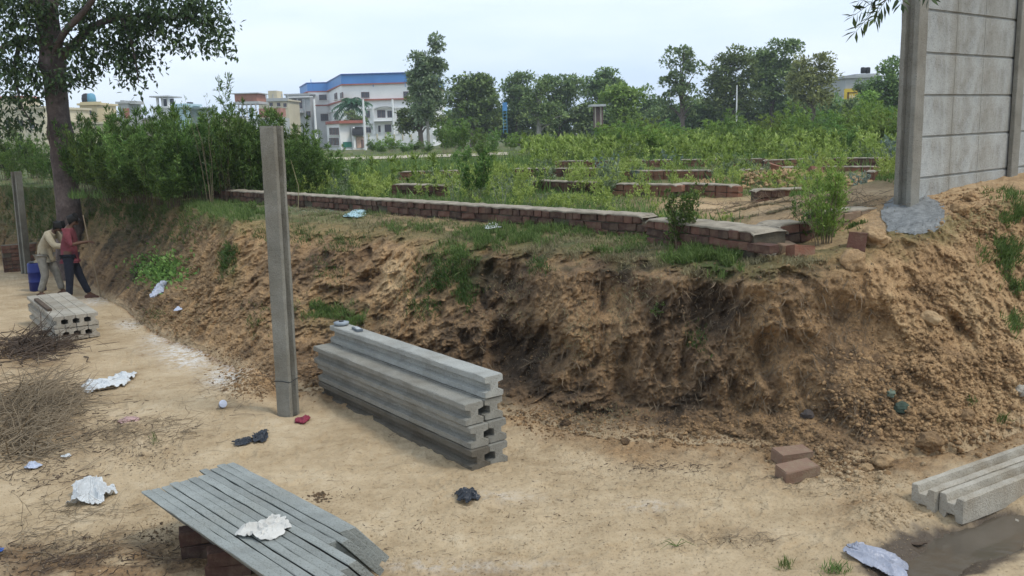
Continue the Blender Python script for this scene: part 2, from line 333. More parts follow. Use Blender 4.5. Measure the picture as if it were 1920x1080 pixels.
# weld borders: bank row 0 = last lane row ; bank last row = field row before first
LWg = LW.reshape(NLR, NU, 3); BWg = BW.reshape(NVB, NU, 3); FWg = FW.reshape(len(tf), NU, 3)
bl = np.linspace(0, 1, 10)[:, None]
LWg[-1] = BWg[0]
FWg = np.concatenate([BWg[-1:], FWg])
def grid_faces(r, c):
    i = np.arange(r*c).reshape(r, c); return np.stack([i[:-1, :-1], i[:-1, 1:], i[1:, 1:], i[1:, :-1]], -1).reshape(-1, 4)
def attr(me, n, a): q = me.attributes.new(n, 'FLOAT', 'POINT'); q.data.foreach_set('value', np.asarray(a, np.float32))
def ground_obj(name, G, label):
    r, c = G.shape[:2]; me = mesh_np(name, G, grid_faces(r, c), M_soil, smooth=True); o = link(name, me, kind='structure'); o['label'] = label; return o, me
lane, lme = ground_obj('ground', LWg, 'pale sandy trampled dirt lane below the cut bank')
bank, bme = ground_obj('earth_bank', BWg, 'brown eroded earth bank cut along the lane')
field, fme = ground_obj('field', FWg, 'overgrown green field on top of the bank')
# attributes
bx, by, _ = proj(BWg.reshape(-1, 3)); P_ = BWg.reshape(-1, 3)
soil = np.interp(uu, [0, 220, 300, 420, 520, 640, 720, 860, 1350, 1430, 1560, 1700, 1800], [.3, .35, .55, .6, .50, .36, .5, .3, .28, .48, .40, .74, .78])
soil = soil+.22*fbm(P_, 1.2, 2)+.5*d-.25*sst(.1, .5, fbm(P_, 2.6, 2, .5, 7))  # relief shade put into the soil tone: hollows darker, bulges paler
soil += gauss_px(bx, by, [(740, 520, 45, 60, .45), (1150, 575, 18, 38, .6), (1420, 600, 40, 90, .25), (1060, 620, 40, 50, .2), (1640, 430, 30, 20, .4), (1480, 495, 40, 30, .2), (1610, 480, 45, 50, .12), (1330, 570, 60, 60, -.35), (985, 690, 60, 60, -.25), (250, 430, 60, 60, -.1), (1200, 700, 60, 60, .05)])  # negative spots paint more shade into the deep hollows
soil = soil*np.interp(vv, [0, .1, .9, 1], [1.25, 1, 1, 1.15])
sandb = sst(.10, 0, vv+.04*fbm(P_, 4, 3))*.75
attr(bme, 'soil', np.clip(soil, .02, 1)); attr(bme, 'sand', sandb)
gb = sst(.86, .97, vv+.06*fbm(P_, 3, 3))*.45+gauss_px(bx, by, [(860, 490, 60, 50, .7), (1040, 440, 90, 20, .7), (1330, 480, 60, 35, .6), (620, 590, 70, 26, .6), (430, 500, 24, 36, .5), (300, 500, 60, 40, .5), (250, 400, 90, 50, .45), (60, 400, 110, 60, .8)])*(.7+.6*fbm(P_, 5, 3))
attr(bme, 'green', np.clip(gb, 0, .85)); attr(bme, 'damp', np.zeros(len(vv))); attr(bme, 'chalk', gauss_px(bx, by, [(1700, 395, 1, 1, 0)]))
P_ = LWg.reshape(-1, 3); fd = footd+.25*fbm(P_, 2.5, 3)
sd = sst(-.05, .55, fd)*1.0; dk = gauss_px(lx, ly, [(60, 780, 110, 90, .55), (1480, 890, 90, 30, .3), (300, 1050, 260, 30, .75), (120, 1060, 240, 45, .7), (40, 660, 90, 30, .6), (1620, 960, 70, 40, .6), (500, 730, 60, 30, .6), (230, 830, 120, 30, .2), (1230, 870, 90, 18, .3), (1380, 1000, 90, 16, .25), (600, 1075, 500, 14, .25)])*(1+1.0*fbm(P_, 3.5, 4, .6))
attr(lme, 'sand', np.clip(sd-dk, 0, 1)); attr(lme, 'soil', np.clip(.52+.2*fbm(P_, 3, 2)-.3*gauss_px(lx, ly, [(150, 1050, 260, 50, 1), (60, 780, 110, 90, .5)])+gauss_px(lx, ly, [(480, 730, 60, 30, .3)]), 0, 1))
attr(lme, 'green', np.zeros(len(P_)))
wet = gauss_px(lx, ly, [(1790, 1020, 120, 50, 1.3), (1880, 965, 60, 28, .8), (1660, 1060, 60, 30, .8), (535, 772, 18, 9, .9)]); attr(lme, 'damp', np.clip(sst(.25, .7, wet+.2*fbm(P_, 6, 3)), 0, .95))  # last spot is no wetness: it paints the post hole's shade
attr(lme, 'chalk', np.clip(gauss_px(lx, ly, [(350, 672, 38, 16, 1.0), (430, 708, 40, 20, 1.2), (240, 608, 20, 8, 1.0), (290, 635, 22, 8, .8), (170, 566, 30, 8, .8), (330, 655, 60, 14, .5), (950, 930, 70, 10, .25), (1220, 950, 50, 10, .3), (840, 1060, 200, 12, .3)]), 0, .85))
P_ = FWg.reshape(-1, 3); x_, y_, _ = proj(P_)
bare = np.clip(gauss_px(x_, y_, [(1420, 390, 210, 24, 1.4), (1620, 375, 80, 26, 1.2), (1500, 325, 60, 14, .5), (1850, 350, 160, 50, 1.5)]), 0, 1)
strip = 1-sst(1.1, 1.6, np.repeat(np.array([0]+tf), NU)); gsp = np.interp(np.tile(us, len(tf)+1), [300, 520, 640, 900, 980, 1120, 1300, 1700], [.9, .7, .3, .3, .7, .6, .5, .1])
attr(fme, 'soil', np.clip(.55+.3*fbm(P_, 1.2, 3)+.25*bare, 0, 1)); attr(fme, 'sand', np.clip(.35*bare*(1-strip)+.25*strip, 0, 1)); attr(fme, 'green', np.clip(np.where(strip > .5, gsp, .9)-bare+.3*fbm(P_, 2, 3), 0, .92))
attr(fme, 'damp', np.zeros(len(P_))); attr(fme, 'chalk', np.clip(gauss_px(x_, y_, [(1700, 395, 1, 1, 0), (600, 392, 90, 8, .3)]), 0, 1))
pl = MB(); pl.add([(-1500, -1500, -1.6), (1500, -1500, -1.6), (1500, 1500, -1.6), (-1500, 1500, -1.6)], [(0, 1, 2, 3)])
o = link('terrain', pl.mesh('terrain', plain('far_soil', (.34, .26, .16), .95, .2, .05)), kind='structure'); o['label'] = 'flat sandy land continuing beyond the field and lane'
# ------------------------------------------------ pixel raster of the ground, to look positions up
CS = 3; RW, RH = 1980//CS+40, 1100//CS+10
def build_raster():
    A = np.concatenate([LWg[5:].reshape(-1, 3), BWg.reshape(-1, 3), FWg.reshape(-1, 3)]); N_ = []
    for G in (LWg, BWg, FWg):
        du = np.gradient(G, axis=1); dv = np.gradient(G, axis=0); n = np.cross(du, dv); n /= np.linalg.norm(n, axis=-1)[..., None]+1e-9; N_.append(n)
    NN = np.concatenate([N_[0][5:].reshape(-1, 3), N_[1].reshape(-1, 3), N_[2].reshape(-1, 3)])
    NN *= np.sign(NN[:, 2]+.001)[:, None]*1.0
    x, y, dz = proj(A); ok = (dz > 1) & (dz < 120) & (x > -50) & (x < 1990) & (y < 1090) & (y > 230)
    A, NN, x, y, dz = A[ok], NN[ok], x[ok], y[ok], dz[ok]
    o_ = np.argsort(-dz); R = np.full((RH, RW), -1, np.int64)
    R[(y[o_]/CS).astype(int).clip(0, RH-1), ((x[o_]+54)/CS).astype(int).clip(0, RW-1)] = o_
    for _ in range(12):
        for ax, s_ in ((0, 1), (1, 1), (0, -1), (1, -1)):
            q = np.roll(R, s_, ax); R = np.where(R < 0, q, R)
    return A, NN, R
GA, GN, GR = build_raster()
def hits(px, py):
    px = np.atleast_1d(np.asarray(px, float)); py = np.atleast_1d(np.asarray(py, float))
    k = GR[(py/CS).astype(int).clip(0, RH-1), ((px+54)/CS).astype(int).clip(0, RW-1)]; k = np.maximum(k, 0); return GA[k], GN[k]
def hit(px, py): return hits(px, py)[0][0].copy()
RNG = np.random.RandomState(11); random.seed(5)
# ================================================ MATERIALS 2
def concretemat(name, c, dirt=.35, wet=0.0):
    m, t, b, o = newmat(name); v = objco(t); oi = N(t, 'ShaderNodeObjectInfo')
    base = ramp(t, noise(t, 5, 7, .62, v), [(.25, tuple(x*.72 for x in c)), (.5, c), (.78, tuple(min(1, x*1.18) for x in c))])
    st = ramp(t, noise(t, 2.1, 6, .7, objco(t, (1, 1, .5)), .6), [(.42, (0, 0, 0)), (.66, (1, 1, 1))])
    base = mix(t, math_(t, 'MULTIPLY', st, dirt), base, (c[0]*.55, c[1]*.47, c[2]*.36))
    pit = ramp(t, noise(t, 90, 3, .6, v), [(.34, (.35, .33, .3)), (.43, (1, 1, 1))])
    base = mix(t, .6, base, pit, 'MULTIPLY')
    hs = N(t, 'ShaderNodeHueSaturation'); L(t, base, hs.inputs['Color']); L(t, math_(t, 'MULTIPLY_ADD', oi.outputs['Random'], .26, .87), hs.inputs['Value'])
    L(t, hs.outputs[0], b.inputs['Base Color']); b.inputs['Roughness'].default_value = .88
    bump(t, b, math_(t, 'ADD', noise(t, 70, 5, .65, v), math_(t, 'MULTIPLY', noise(t, 12, 4, .6, v), .8)), .012)
    return m
M_conc = concretemat('concrete', (.255, .245, .21)); M_conc_l = concretemat('pale_concrete', (.33, .33, .30), .3); M_panel = concretemat('panel_concrete', (.40, .41, .39), .6); M_post = concretemat('stained_concrete', (.235, .225, .19), .45)  # second one is a lighter tone for the single top column
M_slab = concretemat('slab_concrete', (.27, .285, .265), .2); M_old = concretemat('weathered_concrete', (.40, .365, .30), .5)
def brickmat(name, a, b_, dirt=.5):
    m, t, b, o = newmat(name); v = objco(t); oi = N(t, 'ShaderNodeObjectInfo'); g = N(t, 'ShaderNodeNewGeometry')
    base = ramp(t, math_(t, 'ADD', math_(t, 'MULTIPLY', oi.outputs['Random'], .7), math_(t, 'MULTIPLY', noise(t, 14, 5, .6, v), .35)), [(.1, a), (.9, b_)])
    f = ramp(t, noise(t, 9, 6, .7, v), [(.45, (0, 0, 0)), (.68, (1, 1, 1))])
    base = mix(t, math_(t, 'MULTIPLY', f, dirt), base, (.26, .20, .13)); L(t, base, b.inputs['Base Color']); bump(t, b, noise(t, 60, 5, .65, v), .008); return m
M_brick = brickmat('brick', (.045, .028, .022), (.145, .068, .048), .35); M_brick2 = brickmat('fresh_brick', (.13, .06, .04), (.26, .115, .07), .5); M_brick3 = brickmat('dusty_brick', (.18, .12, .08), (.28, .19, .125), .8)
M_brickp = brickmat('pinkish_brick', (.19, .12, .085), (.23, .145, .10), .95); M_mortar = plain('mud_mortar', (.10, .085, .06), .95, .4, 9, .01); M_cap = plain('cement_cap', (.29, .25, .19), .92, .45, 7, .012)
M_bark = plain('bark', (.155, .12, .10), .9, .35, 5, .012); M_bark2 = plain('pale_bark', (.33, .31, .27), .9, .3, 6, .01)
M_twig = plain('dry_twig', (.22, .17, .11), .9, .4, 3); M_twigd = plain('dark_twig', (.085, .06, .042), .9, .4, 3); M_straw = plain('straw', (.27, .235, .13), .9, .4, 2); M_root = plain('root', (.15, .11, .07), .95, .5, 2)
M_lf_tree = leafmat('tree_leaf', [(.03, .055, .022), (.06, .105, .038), (.12, .18, .06)], .22, .45)
M_lf_bush = leafmat('bush_leaf', [(.045, .08, .02), (.10, .175, .04), (.20, .30, .075)], .3, .6)
M_lf_bushl = leafmat('light_bush_leaf', [(.08, .15, .035), (.17, .28, .07), (.27, .38, .11)], .35, .6)
M_lf_weed = leafmat('weed_leaf', [(.17, .22, .045), (.33, .40, .09), (.46, .50, .17)], .35, .6)
M_lf_hedge = leafmat('hedge_leaf', [(.10, .16, .03), (.22, .32, .065), (.35, .45, .12)], .35, .6)
M_lf_dark = leafmat('dark_leaf', [(.075, .12, .04), (.165, .235, .075), (.28, .36, .11)], .2)
M_lf_mid = leafmat('mid_leaf', [(.09, .16, .065), (.19, .29, .10), (.31, .41, .15)], .25)
M_lf_pale = leafmat('pale_leaf', [(.10, .15, .075), (.21, .27, .14), (.34, .39, .22)], .25)
M_lf_olive = leafmat('olive_leaf', [(.13, .14, .05), (.24, .25, .08), (.34, .34, .13)], .25)
M_lf_blue = leafmat('bluish_leaf', [(.10, .15, .13), (.17, .23, .19), (.26, .32, .26)], .2)
M_grass = leafmat('grass_blade', [(.06, .10, .025), (.12, .18, .045), (.20, .26, .085)], .3, .6); M_grassd = leafmat('dark_grass_blade', [(.03, .06, .012), (.065, .11, .025), (.10, .15, .04)], .3, .6)  # second blade is the same grass with shade put into its colour
M_white = plain('white_paint', (.82, .81, .79), .7, .08, .4); M_blue = plain('blue_sheet', (.09, .25, .56), .5, .1, .3); M_red = plain('red_band', (.36, .13, .10), .8, .2, 1)
M_glass = plain('window_glass', (.06, .07, .085), .2, .3, .5, 0, .5); M_frame = plain('window_frame', (.16, .11, .10), .6, .2, 2)
M_grey = plain('grey_render', (.42, .43, .42), .8, .15, .3); M_cream = plain('cream_render', (.56, .50, .36), .8, .12, .3); M_yel = plain('yellow_render', (.60, .50, .29), .8, .12, .3)
M_cyan = plain('cyan_render', (.46, .61, .66), .8, .1, .3); M_black = plain('black_tank', (.02, .021, .023), .45, .2, 2); M_bluetank = plain('blue_tank', (.12, .30, .42), .5, .1, 2)
M_steel = plain('galvanised_steel', (.45, .46, .46), .5, .15, 3); M_dgreen = plain('green_board', (.03, .17, .12), .6, .1, 2)
# ================================================ PRECAST WALL, COLUMNS, SLABS
Wc = .178
def col_section(W=Wc, g=.034, dp=.052, c=.007):
    h = W/2
    return [(-h+c, -h), (h-c, -h), (h, -h+c), (h, -g-.008), (h-dp, -g+.004), (h-dp, g-.004), (h, g+.008), (h, h-c), (h-c, h), (-h+c, h), (-h, h-c), (-h, g+.008), (-h+dp, g-.004), (-h+dp, -g+.004), (-h, -g-.008), (-h, -h+c)]
def col_mesh(name, Ln, mat, seed=0, hole=0):
    sec = col_section(); rs = np.random.RandomState(seed); xs = [0, .012]+list(np.linspace(.012, Ln-.012, 26)[1:-1])+[Ln-.012, Ln]; V = []; Fs = []; n = len(sec)
    for i, x in enumerate(xs):
        k = .955 if i in (0, len(xs)-1) else 1
        for (y, z) in sec:
            j = rs.normal(0, .0012, 3); chip = 0
            if abs(y) > .07 and abs(z) > .07 and rs.rand() < .10: chip = rs.uniform(.004, .012)
            V.append((x+j[0]*(0 < i < len(xs)-1)*3, (y+j[1])*(k-chip*8*.3), (z+j[2])*(k-chip*8*.3)))
    for i in range(len(xs)-1):
        for j in range(n): j2 = (j+1) % n; Fs.append((i*n+j, (i+1)*n+j, (i+1)*n+j2, i*n+j2))
    Fs.append(tuple(range(n))); Fs.append(tuple(reversed(range((len(xs)-1)*n, len(xs)*n))))
    m = MB(); m.add(V, Fs); return m.mesh(name, mat)
def place(o, pos, x, z=None):
    x = Vector(x).normalized(); z = Vector(z if z is not None else (0, 0, 1)); y = z.cross(x).normalized(); z = x.cross(y)
    o.matrix_world = Matrix(((x[0], y[0], z[0], pos[0]), (x[1], y[1], z[1], pos[1]), (x[2], y[2], z[2], pos[2]), (0, 0, 0, 1)))
col_len = 2.62
MC = [col_mesh('concrete_column', col_len, M_conc_l if k == 0 else M_conc, k) for k in range(4)]
# --- leaning stack beside the standing post
G1 = onlane(882, 881); G0 = onlane(597, 742); dv = G0-G1; dv[2] = 0; slen = np.hypot(dv[0], dv[1]); dv /= slen; nb = np.array([-dv[1], dv[0], 0]); nb *= np.sign(nb[1]); gz = G1[2]+.0
zdir = (G0[2]-G1[2])/slen; dv3 = np.array([dv[0], dv[1], zdir+.0])
lbl = {(0, 0): 'dark damp concrete column at the front bottom of the tall stack', (0, 1): 'concrete column at the back bottom of the tall stack', (1, 0): 'front concrete column in the second layer up of the tall stack',
 (1, 1): 'back concrete column in the second layer up of the tall stack', (2, 0): 'grey concrete column whose top forms the empty front ledge of the tall stack', (2, 1): 'back concrete column in the third layer up, right under the single top one', (3, 1): 'single pale concrete column on top of the tall stack, with the hand tools on it'}
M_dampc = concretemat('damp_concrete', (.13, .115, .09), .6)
for (k, j), lb in lbl.items():
    me = MC[0] if k == 3 else MC[1+(k+j) % 3]
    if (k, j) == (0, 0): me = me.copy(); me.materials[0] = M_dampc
    if k >= 0 and slen != col_len: pass
    off = {0: -.02, 1: .0, 2: .03, 3: .015}[k]+.012*j
    o = link('concrete_column', me); tag(o, lb, 'concrete column', 'concrete columns in the tall stack by the post')
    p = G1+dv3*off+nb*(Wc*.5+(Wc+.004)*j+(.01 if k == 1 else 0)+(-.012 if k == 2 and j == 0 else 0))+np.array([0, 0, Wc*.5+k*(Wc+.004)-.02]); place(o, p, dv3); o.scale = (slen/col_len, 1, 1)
STK = dict(G1=G1, dv=dv3, nb=nb)
MF = [col_mesh('concrete_column', col_len, M_old, 30+k) for k in range(2)]
# --- far low stack
E0, E1 = onlane(102, 643), onlane(187, 633); wd = E1-E0; wl = np.hypot(wd[0], wd[1]); wd[2] = 0; wd /= np.linalg.norm(wd); ld = np.array([-wd[1], wd[0], 0]); ld *= np.sign(ld[1])
tgt = onlane(44, 600)-E0; ld = tgt*np.array([1, 1, 0]); fl = min(2.6, np.linalg.norm(ld)); ld /= np.linalg.norm(ld)
wq = np.array([ld[1], -ld[0], 0]); wq *= np.sign(wq[0]); cw = Wc*1.0
for j in range(4):
    for k in range(2):
        o = link('concrete_column', MF[(j+k) % 2])
        tag(o, '%s concrete column of the low stack by the two men, %s' % (['leftmost', 'second from the left', 'third from the left', 'rightmost'][j], ['bottom layer', 'top layer'][k]), 'concrete column', 'concrete columns in the low stack near the men')
        p = E0+wd*(cw*.5+j*(wl/4))+ld*(.03*((j*7+k*3) % 4)/4)+np.array([0, 0, cw*.5+k*(cw+.003)]); place(o, p, ld); o.scale = (2.25/col_len, min(1.1, wl/4/Wc)*.98, 1)
mb = MB(); mb.box(0, 1.15, -.03, .03, 0, .035); o = link('wooden_batten', mb.mesh('wooden_batten', M_twigd)); tag(o, 'dark thin batten lying on the left side of the low column stack', 'batten')
place(o, E0+wd*.07+ld*.55+np.array([0, 0, 2*cw+.005]), ld)
# --- standing post
Pb = hit(541, 772); Pb = onlane(541, 774); tp = atY(509, 236, Pb[1]-.02)
o = empty('standing_post', label='tall grooved grey concrete post standing in its hole beside the stacked columns', cat='concrete post')
c_ = link('shaft', col_mesh('shaft', tp[2]-Pb[2]+.25, M_post, 9), o)
upv = Vector(tp-Pb).normalized(); vw = math.atan2(-Pb[1], -Pb[0]); ga = vw+math.radians(54); gn = Vector((math.cos(ga), math.sin(ga), 0)); zc = upv.cross(gn)
place(o, Vector(Pb)-upv*.25, upv, upv.cross(gn)); o.scale = (1, .86, .86)
# wire tie round the post
wpt = []
for q in np.linspace(0, 2*math.pi, 17):
    r = .102/max(abs(math.cos(q)), abs(math.sin(q)))*.92; wpt.append((.25+.33+.004*math.sin(q*3), r*math.cos(q), r*math.sin(q)))
V, Fs = tube(wpt, .004, 4, False); mw = MB(); mw.add(V, Fs); link('wire_tie', mw.mesh('wire_tie', M_black), o)
# --- far post on the left
Pb = onlane(50, 514); tp = atY(30, 322, Pb[1]); o = link('far_post', col_mesh('far_post', float(np.linalg.norm(tp-Pb))+.1, M_post, 12)); o.name = 'concrete_post'
tag(o, 'leaning grey concrete post left of the tree, beyond the two men', 'concrete post'); upv = Vector(tp-Pb).normalized(); place(o, Vector(Pb)-upv*.1, upv, (1, -.4, 0))
# --- precast boundary wall on the right
wall = empty('precast_wall', (WALL0[0], WALL0[1], 0), (0, 0, math.atan2(WDIR[1], WDIR[0])), 'tall grey precast concrete panel wall standing on the bank at the right', 'wall')
z0w = 1.99-.407*3
for k in range(3):
    me = col_mesh('post', 3.75, M_conc, 20+k); o = link('post', me, wall)
    o.matrix_local = Matrix(((0, 1, 0, k*2.26), (0, 0, 1, 0), (1, 0, 0, .75), (0, 0, 0, 1)))
def panel_mesh(Ln, H, seed):
    m = MB(); rs = np.random.RandomState(seed); cuts = [0, .13, .76, 1.39, Ln]; gv = .003
    T = .026; gp = .010; bv = .006
    m.box(0, Ln, -T+.016, T-.016, -.001, H+.0005)
    for a, b in zip(cuts[:-1], cuts[1:]):
        a += gv*.5; b -= gv*.5; lo, hi = .006, H-.012
        for s in (-1, 1):
            yo, yi = s*(T+rs.uniform(0, .002)), s*(T-.015)
            O = [(a+bv, yo, lo+bv), (b-bv, yo, lo+bv), (b-bv, yo, hi-bv), (a+bv, yo, hi-bv)]; I = [(a, yi, lo), (b, yi, lo), (b, yi, hi), (a, yi, hi)]; O = [(a+.002, yo, lo+bv), (b-.002, yo, lo+bv), (b-.002, yo, hi-bv), (a+.002, yo, hi-bv)]
            Fs = [(0, 1, 2, 3), (4, 5, 1, 0), (5, 6, 2, 1), (6, 7, 3, 2), (7, 4, 0, 3)]
            m.add(O+I, Fs if s < 0 else [tuple(reversed(f)) for f in Fs])
    return m.mesh('panel', M_panel)
PM = [panel_mesh(2.26-Wc+.07, .407, s) for s in range(3)]
for sct in range(2):
    for k in range(8):
        o = link('panel', PM[(k+sct) % 3], wall); o.location = (sct*2.26+Wc/2-.035, 0, z0w+k*.407)
# --- leaning pile of slabs, front left
FTc, NRc = atZ(430, 868, .34), atZ(660, 990, .34); ee = NRc-FTc; L0 = np.linalg.norm(ee); ee /= L0; nl = np.array([ee[1], -ee[0], 0]); nl *= -np.sign(nl[1]) if nl[1] > 0 else 1
if nl[0] > 0: nl = -nl
lean = math.radians(40); upl = np.array([0, 0, 1])*math.cos(lean)+nl*math.sin(lean); H_ = .37; T_ = .045
TILT = math.tan(lean)*(-1 if np.cross(upl, ee)[2] > 0 else 1)
def slab_mesh(Ln, seed):
    m = MB(); rs = np.random.RandomState(seed); n = 14; c = .005; sec = [(-T_/2+c, -H_), (T_/2-c, -H_), (T_/2, -H_+c), (T_/2, -c), (T_/2-c, 0), (-T_/2+c, 0), (-T_/2, -c), (-T_/2, -H_+c)]
    V = []; Fs = []; xs = [0]+list(np.linspace(.01, Ln-.01, n))+[Ln]; k = len(sec)
    for i, x in enumerate(xs):
        sh = .93 if i in (0, len(xs)-1) else 1
        for y, z in sec: V.append((x+rs.normal(0, .001), y*sh+rs.normal(0, .0012)+.0005*math.sin(x*9+seed), (z+(.94*y*TILT if z > -.1 else 0))*(1 if sh == 1 else .995)+rs.normal(0, .0012)-(0 if sh == 1 else .004)))
    for i in range(len(xs)-1):
        for j in range(k): j2 = (j+1) % k; Fs.append((i*k+j, (i+1)*k+j, (i+1)*k+j2, i*k+j2))
    Fs.append(tuple(range(k))); Fs.append(tuple(reversed(range((len(xs)-1)*k, len(xs)*k)))); m.add(V, Fs); return m.mesh('wall_slab', M_slab)
ords = ['rightmost', 'second from the right', 'third from the right', 'fourth from the right', 'fifth from the right', 'middle', 'fifth from the left', 'fourth from the left', 'third from the left', 'second from the left', 'leftmost']
SL = []
for i in range(11):
    ln = L0+.048*i+RNG.uniform(-.012, .012); back = [0, .02, -.01, .03, -.085, -.07, -.075, -.06, -.08, -.07, -.06][i]
    o = link('wall_slab', slab_mesh(ln+back*-1, 40+i)); tag(o, '%s slab in the leaning pile of grey concrete wall slabs' % ords[i] if i not in (10,) else 'leftmost slab in the leaning grey pile, its underside resting on bricks', 'concrete slab', 'grey wall slabs leaning together')
    st = FTc+nl*(i*(T_+.0025)/math.cos(lean))-ee*0+ee*(back*-1*-1 if False else -back*-1*0)-ee*back*-1
    st = FTc+nl*(i*(T_+.0025)/math.cos(lean))+ee*(-back)+np.array([0, 0, .002*((i*5) % 3)])
    place(o, st, ee+np.array([0, 0, RNG.uniform(-.003, .003)]), upl)
    SL.append((st, ln))
# --- bricks
def brick_mesh(name, l, w_, h, mat, seed, c=.006):
    rs = np.random.RandomState(seed); V = []
    for z, s in ((0, .97), (.12, 1), (.88, 1), (1, .96)):
        for x, y in ((-1, -1), (1, -1), (1, 1), (-1, 1)): V.append((x*l/2*s+rs.normal(0, .003), y*w_/2*s+rs.normal(0, .003), z*h+rs.normal(0, .002)))
    Fs = [(3, 2, 1, 0), (12, 13, 14, 15)]+[(k*4+j, k*4+(j+1) % 4, (k+1)*4+(j+1) % 4, (k+1)*4+j) for k in range(3) for j in range(4)]
    m = MB(); m.add(V, Fs); return m.mesh(name, mat)
def lone_brick(px, py, yaw, lab, mat=M_brick3, dz=0, sz=(.27, .13, .09), grp=None, tilt=(0, 0)):
    p = hit(px, py); o = link('brick', brick_mesh('brick', *sz, mat, int(px))); o.location = (p[0], p[1], p[2]+dz); o.rotation_euler = (tilt[0], tilt[1], yaw); return tag(o, lab, 'brick', grp)
lone_brick(1492, 892, .35, 'front brick of the dusty pair lying at the foot of the bank', M_brickp, -.012, (.29, .14, .10), 'two dusty bricks at the bank foot', (.1, -.05))
lone_brick(1484, 866, .33, 'rear brick of the dusty pair lying at the foot of the bank', M_brickp, .0, (.29, .15, .10), 'two dusty bricks at the bank foot', (.06, .04))
u0 = SL[10][0]
for q, (a, zz, yw, lb) in enumerate([(.42, 0, .2, 'lower brick propping the leaning slabs near their far end'), (.40, .092, .35, 'upper brick propping the leaning slabs near their far end'), (.78, 0, .1, 'red brick under the slabs, nearer the front of the photo'), (.80, .092, .3, 'upper red brick under the slabs, nearer the front of the photo')]):
    o = link('brick', brick_mesh('brick', .27, .13, .09, M_brick, 60+q)); p = u0+ee*(a+.03)+nl*-.17; zz0 = onlane(340, 1030)[2]; o.location = (p[0], p[1], zz0+zz-.005); o.rotation_euler = (0, 0, yw); tag(o, lb, 'brick', 'bricks propping the slab pile')
# --- pair of columns lying groove up at the lower right
q0 = atZ(1793, 987, -.05); q1 = atZ(1920, 931, -.03); rd = q1-q0; rd[2] = 0; rd /= np.linalg.norm(rd); rn = np.array([-rd[1], rd[0], 0])
for j, lb in ((0, 'concrete column lying groove up beside the puddle, the nearer of two'), (1, 'concrete column lying groove up behind the one beside the puddle')):
    o = link('concrete_column', col_mesh('concrete_column', 2.6, M_old, 70+j)); tag(o, lb, 'concrete column', 'two columns lying at the puddle')
    p = q0+rd*(.07 if j == 0 else .03)+rn*(Wc*.5+.183*j)+np.array([0, 0, Wc*.5-.015+.01*j]); place(o, p, rd, Vector(rn))
# ================================================ LOW BRICK WALL ON THE BANK
WZ = 1.64
def brick_wall(name, a, b, ztop, courses, depth, lab, cap=True, hl=.125, ch=.088, seed=0, mat=M_brick, zb=None, stretch_low=True, maxb=300, cat='brick wall'):
    a = np.array(a[:2]); b = np.array(b[:2]); Lw = np.linalg.norm(b-a); dx = (b-a)/Lw; ny = np.array([-dx[1], dx[0]]); 
    if ny[1] < 0: ny = -ny
    rs = np.random.RandomState(seed); root = empty(name, (a[0], a[1], ztop-.02), (0, 0, math.atan2(dx[1], dx[0])), lab, cat)
    sg = 1 if (np.dot(ny, [-dx[1], dx[0]]) > 0) else -1
    y0, y1 = (0.02, depth) if sg > 0 else (-depth, -.02)
    m = MB(); m.box(.02, Lw-.02, min(y0, y1), max(y0, y1), -courses*ch-.25, -.004); link('core', m.mesh('core', M_mortar), root)
    hd = [brick_mesh('brick', hl-.012, .12, ch-.012, mat, seed*10+k) for k in range(4)]; stx = [brick_mesh('brick', 2*hl-.012, .12, ch-.012, mat, seed*10+5+k) for k in range(3)]
    for c in range(courses):
        x = 0.0; z = -(c+1)*ch+.003
        while x < Lw-.04:
            long = (c % 2 == 1 and rs.rand() < .6 and stretch_low); l = 2*hl if long else hl
            if not (c > 0 and rs.rand() < .06):
                o = link('brick', (stx if long else hd)[rs.randint(3)], root); o.location = (x+l/2, sg*(.055+rs.normal(0, .007)), z+rs.normal(0, .003)); o.rotation_euler = (rs.normal(0, .03), rs.normal(0, .03), rs.normal(0, .05)+(math.pi if rs.rand() < .5 else 0))
            x += l+rs.uniform(-.005, .006)
    if cap:
        n = max(8, int(Lw/.06)); X = np.linspace(-.01, Lw+.01, n); Vt = []; rows = [(-.004, -.012), (-.010, .002), (.0, .010), (depth*.33, .014), (depth*.66, .014), (depth-.01, .010), (depth+.015, .002), (depth+.01, -.02)]
        G = np.zeros((len(rows), n, 3))
        for i, (yy, zz) in enumerate(rows): G[i, :, 0] = X; G[i, :, 1] = sg*yy; G[i, :, 2] = zz
        P = G.reshape(-1, 3)+np.array([a[0], a[1], 0]); G[:, :, 1] += (.02*pn(P*6)).reshape(len(rows), n)*(1); G[:, :, 2] += (.012*fbm(P, 7, 4, .6)).reshape(len(rows), n); G[:, 0, 2] -= .03; G[:, -1, 2] -= .03
        if sg < 0: G = G[::-1]
        me = mesh_np('mud_cap', G, grid_faces(len(rows), n), M_cap, smooth=True); link('mud_cap', me, root)
    return root
WA, WB = atZ(400, 354, WZ), atZ(1205, 402, WZ); brick_wall('brick_wall', WA, WB, WZ, 3, .26, 'long low wall of dark header bricks with a grey mud top along the bank edge', seed=1)
WB2 = atZ(1212, 408, WZ); WC = atZ(1414, 432, WZ); brick_wall('brick_wall', WB2, WC, WZ, 3, .40, 'thick broken end of the low brick wall overhanging the gap', seed=2, hl=.14)
WD, WE = atZ(1462, 418, 1.66), atZ(1652, 388, 1.72)
WM = WD+(WE-WD)*.28
brick_wall('brick_wall', WD, WM, 1.66, 2, .30, 'short dark brick wall stub on the right of the gap', seed=3, hl=.25, stretch_low=False)
WM2 = WD+(WE-WD)*.42
brick_wall('brick_wall', WM2, WE, 1.73, 2, .24, 'low wall piece with rendered cap leading to the grey wall post', seed=4, mat=M_brick3)
